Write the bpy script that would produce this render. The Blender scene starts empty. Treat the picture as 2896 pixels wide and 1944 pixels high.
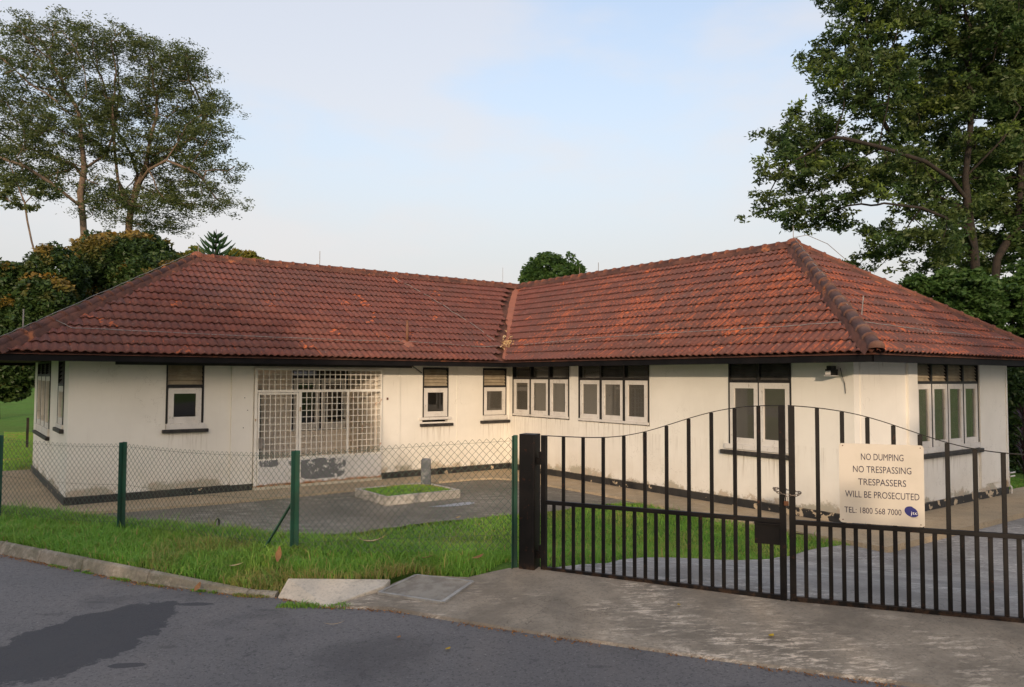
import bpy, bmesh, math, random
import numpy as np
from mathutils import Vector, Matrix
from mathutils.geometry import delaunay_2d_cdt

sc = bpy.context.scene
R = random.Random(7)
rng = np.random.default_rng(11)
PI = math.pi

# ------------------------------------------------------------------ camera
CAM = Vector((-12.8937, -17.4397, 2.6119))
YAW, PITCH, ROLL = 0.6404, 0.0442, 0.0040
fw = Vector((math.sin(YAW)*math.cos(PITCH), math.cos(YAW)*math.cos(PITCH), math.sin(PITCH)))
rt = Vector((math.cos(YAW), -math.sin(YAW), 0)); up = rt.cross(fw)
r2 = rt*math.cos(ROLL)+up*math.sin(ROLL); u2 = -rt*math.sin(ROLL)+up*math.cos(ROLL)
cd = bpy.data.cameras.new('camera'); cam = bpy.data.objects.new('camera', cd)
sc.collection.objects.link(cam); sc.camera = cam
m = Matrix.Identity(4)
for i in range(3):
    m[i][0], m[i][1], m[i][2], m[i][3] = r2[i], u2[i], -fw[i], CAM[i]
cam.matrix_world = m
cd.sensor_fit = 'HORIZONTAL'; cd.sensor_width = 36; cd.lens = 26.903; cd.clip_end = 3000; cd.clip_start = .05

# ------------------------------------------------------------------ sky and sun
VEIL = (1.38, 1.45, 1.9, 1)
SUN_EL = math.radians(10.8)
SUN_PHI = math.radians(39)                       # from -Y towards -X
sdir = Vector((-math.sin(SUN_PHI)*math.cos(SUN_EL), -math.cos(SUN_PHI)*math.cos(SUN_EL), math.sin(SUN_EL)))
world = bpy.data.worlds.new('World'); sc.world = world; world.use_nodes = True
wn = world.node_tree; wn.nodes.clear()
def wnode(t, **k):
    n = wn.nodes.new(t)
    for a, b in k.items(): setattr(n, a, b)
    return n
wo = wnode('ShaderNodeOutputWorld'); bg = wnode('ShaderNodeBackground'); bg.inputs[1].default_value = 0.15
sky = wnode('ShaderNodeTexSky', sky_type='NISHITA', sun_disc=False)
sky.sun_elevation = SUN_EL; sky.sun_rotation = math.atan2(sdir.x, sdir.y)
sky.air_density = 1.0; sky.dust_density = 3.0; sky.ozone_density = 1.0
tc = wnode('ShaderNodeTexCoord'); sep = wnode('ShaderNodeSeparateXYZ'); wn.links.new(tc.outputs['Generated'], sep.inputs[0])
mp = wnode('ShaderNodeMapping'); mp.inputs['Scale'].default_value = (1.0, 1.0, 2.6); mp.inputs['Location'].default_value = (.35, .1, .2)
wn.links.new(tc.outputs['Generated'], mp.inputs[0])
n1 = wnode('ShaderNodeTexNoise'); n1.inputs['Scale'].default_value = 2.7; n1.inputs['Detail'].default_value = 5; n1.inputs['Roughness'].default_value = .5
wn.links.new(mp.outputs[0], n1.inputs[0])
cr = wnode('ShaderNodeMapRange', interpolation_type='SMOOTHSTEP'); cr.inputs['From Min'].default_value = .42; cr.inputs['From Max'].default_value = .60
wn.links.new(n1.outputs[0], cr.inputs[0])
hz = wnode('ShaderNodeMapRange', interpolation_type='SMOOTHSTEP'); hz.inputs['From Min'].default_value = .46; hz.inputs['From Max'].default_value = .03
wn.links.new(sep.outputs[2], hz.inputs[0])
mm = wnode('ShaderNodeMath', operation='MULTIPLY'); mm.inputs[1].default_value = .5
wn.links.new(cr.outputs[0], mm.inputs[0])
hm = wnode('ShaderNodeMath', operation='MULTIPLY'); hm.inputs[1].default_value = .93
wn.links.new(hz.outputs[0], hm.inputs[0])
# hazy clear sky: physical sky plus a thin even veil, then cloud
base = wnode('ShaderNodeMixRGB', blend_type='ADD'); base.inputs[0].default_value = 1.0
gain = wnode('ShaderNodeMixRGB', blend_type='MULTIPLY'); gain.inputs[0].default_value = 1.0; gain.inputs[2].default_value = (1.40, 1.30, 1.20, 1)
wn.links.new(sky.outputs[0], gain.inputs[1]); wn.links.new(gain.outputs[0], base.inputs[1]); base.inputs[2].default_value = VEIL
hb = wnode('ShaderNodeMixRGB'); hb.inputs[2].default_value = (4.15, 4.0, 3.98, 1); wn.links.new(hm.outputs[0], hb.inputs[0]); wn.links.new(base.outputs[0], hb.inputs[1])
cl = wnode('ShaderNodeMixRGB'); cl.inputs[2].default_value = (4.95, 4.68, 4.6, 1)
wn.links.new(mm.outputs[0], cl.inputs[0]); wn.links.new(hb.outputs[0], cl.inputs[1])
wn.links.new(cl.outputs[0], bg.inputs[0]); wn.links.new(bg.outputs[0], wo.inputs[0])

sl = bpy.data.lights.new('sun', 'SUN'); sun = bpy.data.objects.new('sun', sl); sc.collection.objects.link(sun)
sl.energy = 2.05; sl.angle = math.radians(0.9); sl.color = (1, .77, .55)
sun.rotation_euler = sdir.to_track_quat('Z', 'Y').to_euler(); sun.location = (0, 0, 40)

sc.view_settings.view_transform = 'Standard'; sc.view_settings.look = 'None'
sc.view_settings.exposure = .2; sc.view_settings.gamma = 1; sc.view_settings.use_curve_mapping = False
sc.render.engine = 'CYCLES'; sc.cycles.max_bounces = 8; sc.cycles.transparent_max_bounces = 24
sc.cycles.use_denoising = True

# ------------------------------------------------------------------ helpers
ORG = {}
def link(o): sc.collection.objects.link(o); return o
def tag(o, label=None, cat=None, group=None, kind=None):
    if label: o['label'] = label
    if cat: o['category'] = cat
    if group: o['group'] = group
    if kind: o['kind'] = kind
    return o
def empty(name, loc=(0, 0, 0)):
    o = link(bpy.data.objects.new(name, None)); o.location = loc; o.empty_display_size = .2
    ORG[o] = Vector(loc); return o
def org(o): return ORG.get(o, Vector((0, 0, 0)))

class MB:
    def __init__(s): s.v = []; s.f = []
    def add(s, vs, fs):
        b = len(s.v); s.v += [tuple(p) for p in vs]; s.f += [tuple(b+i for i in f) for f in fs]; return s
    def box(s, a, b):
        x0, y0, z0 = (min(a[i], b[i]) for i in range(3)); x1, y1, z1 = (max(a[i], b[i]) for i in range(3))
        return s.add([(x0,y0,z0),(x1,y0,z0),(x1,y1,z0),(x0,y1,z0),(x0,y0,z1),(x1,y0,z1),(x1,y1,z1),(x0,y1,z1)],
              [(0,3,2,1),(4,5,6,7),(0,1,5,4),(1,2,6,5),(2,3,7,6),(3,0,4,7)])
    def obox(s, c, ax, ay, az, hx, hy, hz):
        c = Vector(c); vs = []
        for k in (-1, 1):
            for i, j in ((-1,-1),(1,-1),(1,1),(-1,1)):
                vs.append(c+ax*hx*i+ay*hy*j+az*hz*k)
        return s.add(vs, [(0,3,2,1),(4,5,6,7),(0,1,5,4),(1,2,6,5),(2,3,7,6),(3,0,4,7)])
    def bar(s, a, b, w, h, upv=Vector((0, 0, 1))):
        a = Vector(a); b = Vector(b); d = (b-a); L = d.length; d.normalize()
        if abs(d.dot(upv)) > .95: upv = Vector((1, 0, 0))
        sx = d.cross(upv).normalized(); uz = sx.cross(d)
        return s.obox((a+b)/2, d, sx, uz, L/2, w/2, h/2)
    def tube(s, pts, r, n=5, cap=False):
        pts = [Vector(p) for p in pts]; rs = r if isinstance(r, (list, tuple)) else [r]*len(pts)
        base = len(s.v); pv = None
        for i, p in enumerate(pts):
            d = (pts[min(i+1, len(pts)-1)]-pts[max(i-1, 0)])
            if d.length < 1e-9: d = Vector((0, 0, 1))
            d.normalize()
            a = Vector((0, 0, 1)) if abs(d.z) < .9 else Vector((1, 0, 0))
            x = d.cross(a).normalized()
            if pv is not None:
                x = (pv - d*pv.dot(d)); x = x.normalized() if x.length > 1e-6 else d.cross(a).normalized()
            pv = x; y = d.cross(x)
            for k in range(n):
                t = 2*PI*k/n; s.v.append(tuple(p+(x*math.cos(t)+y*math.sin(t))*rs[i]))
        for i in range(len(pts)-1):
            for k in range(n):
                a0 = base+i*n+k; a1 = base+i*n+(k+1) % n
                s.f.append((a0, a1, a1+n, a0+n))
        if cap:
            s.f.append(tuple(base+n-1-k for k in range(n))); s.f.append(tuple(base+(len(pts)-1)*n+k for k in range(n)))
        return s
    def prism(s, poly, z0, z1):
        n = len(poly); zz = lambda z, i: z[i] if isinstance(z, (list, tuple)) else z
        ar = sum(poly[i][0]*poly[(i+1) % n][1]-poly[(i+1) % n][0]*poly[i][1] for i in range(n))
        if ar < 0: poly = poly[::-1]; z0 = z0[::-1] if isinstance(z0, (list, tuple)) else z0; z1 = z1[::-1] if isinstance(z1, (list, tuple)) else z1
        vs = [(p[0], p[1], zz(z0, i)) for i, p in enumerate(poly)]+[(p[0], p[1], zz(z1, i)) for i, p in enumerate(poly)]
        fs = [tuple(range(n-1, -1, -1)), tuple(range(n, 2*n))]+[(i, (i+1) % n, n+(i+1) % n, n+i) for i in range(n)]
        return s.add(vs, fs)
    def build(s, name, mat, parent=None, smooth=False, bevel=0, origin=None):
        a = np.array(s.v, dtype=float)
        if origin is None:
            lo, hi = a.min(0), a.max(0); o0 = Vector(((lo[0]+hi[0])/2, (lo[1]+hi[1])/2, lo[2]))
        else: o0 = Vector(origin)
        me = bpy.data.meshes.new(name)
        me.from_pydata([tuple(p) for p in (a-np.array(o0))], [], s.f)
        if mat: me.materials.append(mat)
        if smooth:
            for p in me.polygons: p.use_smooth = True
        o = link(bpy.data.objects.new(name, me))
        ORG[o] = o0
        if parent: o.parent = parent; o.location = o0-org(parent)
        else: o.location = o0
        if bevel:
            b = o.modifiers.new('bevel', 'BEVEL'); b.width = bevel; b.segments = 2; b.limit_method = 'ANGLE'
        return o
def copy_part(src, parent, loc):
    o = src.copy(); link(o); o.parent = parent; o.location = Vector(loc)-org(parent); ORG[o] = Vector(loc); return o

# ------------------------------------------------------------------ materials
class NM:
    def __init__(s, name, rough=.8, spec=.3):
        s.m = bpy.data.materials.new(name); s.m.use_nodes = True; s.t = s.m.node_tree
        s.b = s.t.nodes['Principled BSDF']; s.b.inputs['Roughness'].default_value = rough
        s.b.inputs['Specular IOR Level'].default_value = spec
        s.geo = s.t.nodes.new('ShaderNodeNewGeometry'); s._sep = None
    def n(s, t, **k):
        x = s.t.nodes.new(t)
        for a, b in k.items(): setattr(x, a, b)
        return x
    def l(s, a, b): s.t.links.new(a, b)
    def setin(s, sock, v):
        if isinstance(v, bpy.types.NodeSocket): s.l(v, sock)
        elif v is not None: sock.default_value = v
    @property
    def pos(s): return s.geo.outputs['Position']
    def xyz(s, i):
        if not s._sep: s._sep = s.n('ShaderNodeSeparateXYZ'); s.l(s.pos, s._sep.inputs[0])
        return s._sep.outputs[i]
    def map(s, scale=(1, 1, 1), rot=(0, 0, 0), loc=(0, 0, 0), vec=None):
        x = s.n('ShaderNodeMapping'); x.inputs['Scale'].default_value = scale; x.inputs['Rotation'].default_value = rot; x.inputs['Location'].default_value = loc
        s.l(vec or s.pos, x.inputs[0]); return x.outputs[0]
    def noise(s, scale, detail=3, rough=.55, vec=None, dist=0):
        x = s.n('ShaderNodeTexNoise'); x.inputs['Scale'].default_value = scale; x.inputs['Detail'].default_value = detail
        x.inputs['Roughness'].default_value = rough; x.inputs['Distortion'].default_value = dist
        s.l(vec or s.pos, x.inputs[0]); return x.outputs[0]
    def voro(s, scale, vec=None, out='Distance'):
        x = s.n('ShaderNodeTexVoronoi'); x.inputs['Scale'].default_value = scale; s.l(vec or s.pos, x.inputs[0]); return x.outputs[out]
    def rng(s, v, a, b, c=0., d=1., smooth=True):
        x = s.n('ShaderNodeMapRange'); 
        if smooth: x.interpolation_type = 'SMOOTHSTEP'
        s.l(v, x.inputs[0]); x.inputs[1].default_value = a; x.inputs[2].default_value = b; x.inputs[3].default_value = c; x.inputs[4].default_value = d
        return x.outputs[0]
    def math(s, op, a, b=None, c=None, clamp=False):
        x = s.n('ShaderNodeMath', operation=op); x.use_clamp = clamp
        s.setin(x.inputs[0], a); s.setin(x.inputs[1], b); s.setin(x.inputs[2], c); return x.outputs[0]
    def mix(s, f, a, b, mode='MIX'):
        x = s.n('ShaderNodeMixRGB', blend_type=mode); s.setin(x.inputs[0], f)
        for i, c in ((1, a), (2, b)):
            if isinstance(c, (tuple, list)): x.inputs[i].default_value = (*c[:3], 1)
            else: s.l(c, x.inputs[i])
        return x.outputs[0]
    def col(s, c):
        if isinstance(c, (tuple, list)): s.b.inputs['Base Color'].default_value = (*c[:3], 1)
        else: s.l(c, s.b.inputs['Base Color'])
        return s
    def bump(s, h, strength=.3, dist=.01):
        x = s.n('ShaderNodeBump'); x.inputs['Strength'].default_value = strength; x.inputs['Distance'].default_value = dist
        s.l(h, x.inputs['Height']); s.l(x.outputs[0], s.b.inputs['Normal']); return s
    def rough(s, v): s.setin(s.b.inputs['Roughness'], v); return s

def simple(name, c, c2=None, scale=8, rough=.7, bumps=.15, bd=.004, spec=.3, metal=0):
    n = NM(name, rough, spec); c2 = c2 or tuple(x*.8 for x in c)
    f = n.rng(n.noise(scale, 4, .6), .35, .65)
    n.col(n.mix(f, c, c2)); n.bump(n.noise(scale*6, 3), bumps, bd); n.b.inputs['Metallic'].default_value = metal
    return n.m

def wall_mat():
    n = NM('white_wall_paint', .75, .25)
    big = n.noise(.9, 4, .6); mid = n.noise(7, 4, .6)
    c = n.mix(n.rng(big, .3, .7), (.83, .80, .735), (.76, .73, .665))
    # faint vertical run-off streaks
    st = n.noise(1, 4, .65, vec=n.map((9, 9, .5)))
    c = n.mix(n.math('MULTIPLY', n.rng(st, .56, .74), .10), c, (.42, .37, .29))
    st2 = n.noise(1, 3, .6, vec=n.map((16, 16, .8), loc=(3, 1, 0)))
    hi = n.math('MULTIPLY', n.rng(n.xyz(2), 2.0, 2.5), n.rng(st2, .66, .72))
    c = n.mix(n.math('MULTIPLY', hi, .45), c, (.25, .15, .09))
    def band(ax, lo, hi, zs_, dep):
        k = n.math('MULTIPLY', n.rng(n.xyz(ax), lo-.03, lo+.03), n.rng(n.xyz(ax), hi+.03, hi-.03))
        return n.math('MULTIPLY', k, n.math('MULTIPLY', n.rng(n.xyz(2), zs_-dep, zs_-.02), n.rng(n.xyz(2), zs_+.03, zs_)))
    dr = band(0, -9.12, -8.18, 1.40, .7)
    for q in ((0, -2.88, -1.89, 1.32, .6), (0, -.98, 0, 1.34, .6), (1, -2.6, -.2, 1.53, .5), (1, -5.36, -2.96, 1.52, .6), (1, -9.02, -7.37, 1.08, .6), (0, 2.0, 5.04, 1.06, .5)): dr = n.math('MAXIMUM', dr, band(*q))
    c = n.mix(n.math('MULTIPLY', n.math('MULTIPLY', dr, n.rng(n.noise(1, 4, .7, vec=n.map((14, 14, .7), loc=(1, 5, 0))), .48, .66)), .55), c, (.34, .29, .22))
    # hairline cracks
    ck = n.noise(1.7, 6, .6, vec=n.map(loc=(8, 3, 1))); ck = n.rng(n.math('ABSOLUTE', n.math('SUBTRACT', ck, .5)), .0035, .001)
    c = n.mix(n.math('MULTIPLY', n.math('MULTIPLY', ck, n.rng(n.noise(.6, 2), .52, .6)), .35), c, (.25, .22, .18))
    # dirt splashed up from the ground
    z = n.xyz(2); nz = n.noise(1.1, 5, .65); nf = n.noise(20, 6, .85)
    lim = n.rng(z, .20, .70, 1, 0, smooth=False)
    lim = n.math('POWER', n.math('MAXIMUM', lim, 0.), 1.3)
    v = n.math('MULTIPLY', lim, n.rng(nz, .32, .68, .35, 1.15))
    msk = n.rng(n.math('ADD', v, n.math('MULTIPLY', n.math('SUBTRACT', nf, .5), .9)), .52, .70)
    dirt = n.mix(n.rng(n.noise(5, 4), .4, .6), (.36, .25, .15), (.24, .23, .15))
    c = n.mix(n.math('MULTIPLY', msk, .7), c, dirt)
    film = n.math('MULTIPLY', n.math('MULTIPLY', n.rng(z, .2, 1.1, 1, 0), n.rng(nz, .3, .7)), .35)
    c = n.mix(film, c, (.52, .44, .33))
    # flaked patches baring grey-green undercoat
    fl = n.math('MULTIPLY', n.rng(n.noise(3.3, 6, .75, vec=n.map(loc=(4.2, 1, 0))), .62, .66), n.rng(z, .8, .4))
    c = n.mix(n.math('MULTIPLY', fl, .5), c, (.42, .44, .36))
    n.col(c); n.bump(n.math('ADD', n.math('MULTIPLY', n.noise(40, 3), .35), n.math('MULTIPLY', mid, .6)), .18, .006)
    return n.m
def plinth_mat():
    n = NM('black_bitumen_plinth', .6, .35)
    c = n.mix(n.rng(n.noise(3, 4), .3, .7), (.022, .022, .023), (.045, .042, .038))
    east = n.rng(n.xyz(1), -6, -9.5)
    nn = n.math('ADD', n.noise(4.5, 5, .62), n.math('MULTIPLY', east, .06))
    c = n.mix(n.rng(nn, .635, .65), c, (.55, .44, .30))
    c = n.mix(n.math('MULTIPLY', n.rng(n.xyz(2), .19, .23), n.rng(n.noise(9, 4), .42, .6)), c, (.30, .24, .15))
    n.col(c); n.bump(n.noise(18, 5), .4, .01); return n.m
def tile_mat():
    n = NM('clay_roof_tile', .82, .25)
    oi = n.n('ShaderNodeObjectInfo')
    rnd = n.math('FRACT', n.math('ADD', n.math('MULTIPLY', oi.outputs['Random'], 7.31), n.geo.outputs['Random Per Island']))
    rnd2 = n.math('FRACT', n.math('MULTIPLY', rnd, 13.7))
    c = n.mix(rnd, (.150, .055, .044), (.205, .073, .054))
    big = n.noise(.55, 4, .6); wing0 = n.math('MULTIPLY', n.rng(n.xyz(0), -2.0, .2), n.rng(n.xyz(1), .5, -1.2))
    c = n.mix(n.math('MULTIPLY', n.math('ADD', n.rng(big, .42, .68), n.math('MULTIPLY', wing0, .7)), .55), c, (.13, .066, .055))
    # lichen-dark mottling
    c = n.mix(n.math('MULTIPLY', n.rng(n.noise(6, 5, .7), .5, .66), .6), c, (.08, .048, .042))
    c = n.mix(n.math('MULTIPLY', n.rng(n.noise(9, 5, .7, vec=n.map(loc=(5, 5, 5))), .56, .7), .45), c, (.30, .20, .175))
    # orange clay streaks; sunlit glow of the east wing painted in as more orange
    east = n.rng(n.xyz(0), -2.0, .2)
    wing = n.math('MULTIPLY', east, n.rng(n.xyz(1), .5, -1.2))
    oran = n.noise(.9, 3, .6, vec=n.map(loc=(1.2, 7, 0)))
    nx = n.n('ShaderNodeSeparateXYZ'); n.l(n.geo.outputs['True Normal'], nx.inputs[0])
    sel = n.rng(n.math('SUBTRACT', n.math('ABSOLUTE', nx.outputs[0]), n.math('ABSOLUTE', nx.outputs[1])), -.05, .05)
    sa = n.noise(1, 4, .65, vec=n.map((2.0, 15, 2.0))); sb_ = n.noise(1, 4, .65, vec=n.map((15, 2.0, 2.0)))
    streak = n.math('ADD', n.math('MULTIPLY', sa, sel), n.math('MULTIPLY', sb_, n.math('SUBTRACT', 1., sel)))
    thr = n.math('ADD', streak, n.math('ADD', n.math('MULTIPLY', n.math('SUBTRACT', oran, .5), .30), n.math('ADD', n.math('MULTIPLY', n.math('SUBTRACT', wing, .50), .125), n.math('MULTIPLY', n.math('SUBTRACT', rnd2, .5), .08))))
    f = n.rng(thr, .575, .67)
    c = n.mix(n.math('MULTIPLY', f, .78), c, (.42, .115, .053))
    lone = n.math('MULTIPLY', n.rng(rnd2, .95, .96), n.rng(n.noise(7, 2), .56, .60))
    c = n.mix(n.math('MULTIPLY', lone, .85), c, (.50, .13, .05))
    n.col(c); n.bump(n.noise(45, 4, .6), .3, .006); return n.m
def mortar_mat(name, a, b, o):
    n = NM(name, .9, .2)
    c = n.mix(n.rng(n.noise(3, 5, .65), .38, .62), a, b)
    c = n.mix(n.rng(n.noise(2.1, 4, .6, vec=n.map(loc=(9, 0, 0))), .60, .68), c, o)
    n.col(c); n.bump(n.noise(22, 5, .7), .6, .02); return n.m
def concrete(name, a, b, pale, k=.5, streak=None, sc_=1.0, bumps=.35):
    n = NM(name, .9, .25)
    c = n.mix(n.rng(n.noise(.9*sc_, 5, .65), .35, .65), a, b)
    v = n.map(streak[0], vec=n.map(rot=(0, 0, .64))) if streak else None
    p = n.math('MULTIPLY', n.rng(n.noise(3.2*sc_, 7, .78, vec=v), .48, .60), n.rng(n.noise(.55*sc_, 4, .65, vec=n.map(loc=(3, 3, 0))), .40, .58))
    c = n.mix(n.math('MULTIPLY', p, k), c, pale)
    c = n.mix(n.math('MULTIPLY', n.rng(n.noise(34, 5, .8), .48, .66), .6), c, tuple(x*.5 for x in a))
    c = n.mix(n.math('MULTIPLY', n.rng(n.noise(5*sc_, 6, .75, vec=n.map(loc=(7, 2, 0))), .54, .7), .5), c, tuple(x*.5 for x in a))
    ck = n.noise(1.3, 6, .6, vec=n.map(loc=(2, 9, 4))); ck = n.rng(n.math('ABSOLUTE', n.math('SUBTRACT', ck, .5)), .004, .0012)
    c = n.mix(n.math('MULTIPLY', n.math('MULTIPLY', ck, n.rng(n.noise(.5, 2), .50, .58)), .6), c, tuple(x*.3 for x in a))
    n.col(c); n.bump(n.math('ADD', n.noise(60, 4, .7), n.noise(9, 5, .7, vec=v)), bumps, .012); return n.m

M = {}
M['wall'] = wall_mat()
M['plinth'] = plinth_mat()
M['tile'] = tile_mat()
M['mortar'] = mortar_mat('ridge_mortar_dark', (.09, .045, .036), (.16, .07, .05), (.36, .13, .06))
M['ridge'] = mortar_mat('ridge_tile_clay', (.17, .07, .05), (.24, .095, .06), (.38, .13, .06))
M['ridge_grey'] = mortar_mat('weathered_hip_tile', (.14, .072, .056), (.19, .11, .086), (.32, .12, .06))
M['valley'] = mortar_mat('pink_valley_mortar', (.36, .14, .09), (.30, .12, .08), (.30, .14, .10))
M['black'] = simple('black_timber_paint', (.016, .015, .015), (.028, .026, .024), 6, .55)
M['fascia'] = simple('black_fascia_paint', (.007, .007, .008), (.011, .010, .011), 3, .7, spec=.1)
M['soffit'] = simple('dark_brown_soffit', (.05, .03, .024), (.035, .022, .02), 4, .8)
def sash_mat():
    n = NM('worn_white_sash_paint', .6, .35)
    c = n.mix(n.rng(n.noise(3, 4), .35, .7), (.70, .67, .63), (.60, .57, .53))
    c = n.mix(n.math('MULTIPLY', n.rng(n.noise(16, 5, .7, vec=n.map((1, 1, .5))), .58, .68), .6), c, (.30, .26, .22))
    n.col(c); n.bump(n.noise(30, 4), .25, .004); return n.m
M['sash'] = sash_mat()
M['louvre'] = simple('cream_louvre_board', (.45, .38, .27), (.34, .28, .20), 5, .7)
M['louvre_dark'] = simple('dark_louvre_board', (.10, .095, .085), (.07, .065, .06), 5, .7)
M['sill_black'] = simple('chipped_black_sill', (.022, .020, .020), (.05, .045, .04), 9, .55, .3)
def glass_mat(name, tint, f):
    n = NM(name, .05, .5); t = n.t
    gl = t.nodes.new('ShaderNodeBsdfGlossy'); gl.inputs['Roughness'].default_value = .03; gl.inputs[0].default_value = (.9, .9, .9, 1)
    tr = t.nodes.new('ShaderNodeBsdfTransparent'); tr.inputs[0].default_value = (*tint, 1)
    df = t.nodes.new('ShaderNodeBsdfDiffuse'); df.inputs[0].default_value = (.32, .30, .26, 1)
    fr = t.nodes.new('ShaderNodeFresnel'); fr.inputs[0].default_value = 1.5
    mx = t.nodes.new('ShaderNodeMixShader'); n.l(n.math('MULTIPLY', fr.outputs[0], 1.9, clamp=True), mx.inputs[0])
    md = t.nodes.new('ShaderNodeMixShader'); md.inputs[0].default_value = f
    n.l(tr.outputs[0], md.inputs[1]); n.l(df.outputs[0], md.inputs[2])
    n.l(md.outputs[0], mx.inputs[1]); n.l(gl.outputs[0], mx.inputs[2]); n.l(mx.outputs[0], t.nodes['Material Output'].inputs[0])
    return n.m
M['glass'] = glass_mat('dusty_window_glass', (.70, .69, .66), .24)
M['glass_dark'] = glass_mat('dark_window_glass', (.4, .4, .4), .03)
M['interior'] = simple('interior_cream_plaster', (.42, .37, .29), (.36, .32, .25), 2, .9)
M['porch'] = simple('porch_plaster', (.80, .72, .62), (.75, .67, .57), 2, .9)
M['dark_door'] = simple('dark_olive_door', (.07, .075, .055), (.05, .055, .045), 3, .6)
M['curtain'] = simple('brown_curtain', (.14, .12, .10), (.09, .08, .07), 10, .9)
def grille_mat():
    n = NM('cream_grille_paint', .55, .35)
    c = n.mix(n.rng(n.noise(4, 4), .35, .7), (.85, .82, .75), (.78, .74, .67))
    r = n.rng(n.noise(3.0, 5, .75, vec=n.map((2, 1, 2))), .56, .66)
    east = n.rng(n.xyz(0), -5.2, -4.6); east = n.math('MULTIPLY', east, n.rng(n.xyz(2), 2.25, 2.15))
    low = n.rng(n.xyz(2), .24, .14)
    c = n.mix(n.math('MULTIPLY', r, n.math('MINIMUM', n.math('ADD', n.math('MULTIPLY', east, .9), n.math('ADD', low, .05)), 1.)), c, (.42, .17, .05))
    n.col(c); return n.m
M['grille'] = grille_mat()
def panel_mat():
    n = NM('peeling_white_sheet', .5, .4)
    c = n.mix(n.rng(n.noise(1.5, 4), .35, .7), (.74, .72, .70), (.67, .65, .62))
    def blob(cx, cz, rx, rz):
        a = n.math('DIVIDE', n.math('SUBTRACT', n.xyz(0), cx), rx); b = n.math('DIVIDE', n.math('SUBTRACT', n.xyz(2), cz), rz)
        a = n.math('POWER', n.math('ABSOLUTE', a), 4.); b = n.math('POWER', n.math('ABSOLUTE', b), 4.)
        return n.rng(n.math('ADD', a, b), 1.15, .75)
    k = n.math('MAXIMUM', n.math('MAXIMUM', blob(-5.55, .44, .58, .24), blob(-6.85, .64, .22, .09)), n.math('MULTIPLY', blob(-6.2, .6, .2, .06), .5))
    ns = n.noise(5.5, 6, .72)
    f = n.math('MULTIPLY', n.rng(n.math('ADD', ns, n.math('MULTIPLY', k, .16)), .57, .585), n.rng(k, .02, .15))
    c = n.mix(f, c, (.17, .17, .18))
    low = n.rng(n.xyz(2), .20, .13); c = n.mix(n.math('MULTIPLY', low, n.rng(n.noise(7, 4), .38, .55)), c, (.42, .18, .05))
    n.col(c); return n.m
M['panel'] = panel_mat()
M['step'] = simple('cream_step', (.62, .56, .44), (.52, .47, .36), 3, .85, .3)
M['rust'] = simple('rusty_edge', (.33, .12, .035), (.5, .38, .25), 6, .8)
M['wire'] = simple('galvanised_strip', (.30, .28, .26), (.20, .18, .165), 5, .6, .1)
M['pipe'] = simple('brown_vent_pipe', (.20, .09, .05), (.15, .07, .045), 5, .6)
M['court'] = concrete('dark_mossy_court', (.175, .155, .12), (.24, .21, .165), (.46, .42, .35), .55, ((1, 2.2, 1), .3), .8)
M['apron'] = concrete('tan_apron_concrete', (.48, .37, .24), (.40, .32, .215), (.60, .50, .36), .4)
M['cross'] = concrete('stained_crossover_concrete', (.36, .30, .225), (.22, .185, .14), (.74, .62, .48), 1.0, ((1, 3.6, 1), 0), 1.7)
M['drive'] = concrete('grey_driveway_concrete', (.36, .335, .305), (.25, .235, .215), (.66, .62, .57), .9, ((1.2, 3.5, 1), -1.03), 1.3, .6)
M['ramp'] = concrete('pale_drain_ramp', (.68, .60, .48), (.60, .52, .41), (.76, .68, .56), .4)
M['kerb'] = concrete('mossy_kerb_concrete', (.33, .285, .22), (.19, .18, .125), (.46, .41, .33), .7, None, 2.5)
M['kerbgrey'] = concrete('weathered_planter_concrete', (.50, .46, .40), (.30, .28, .25), (.70, .66, .60), .8, None, 2)
M['bollard'] = concrete('mottled_grey_bollard', (.22, .225, .23), (.10, .11, .125), (.46, .45, .43), .9, None, 4)
M['patch'] = concrete('pale_cement_patch', (.42, .43, .45), (.33, .34, .36), (.5, .5, .52), .4)
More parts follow.
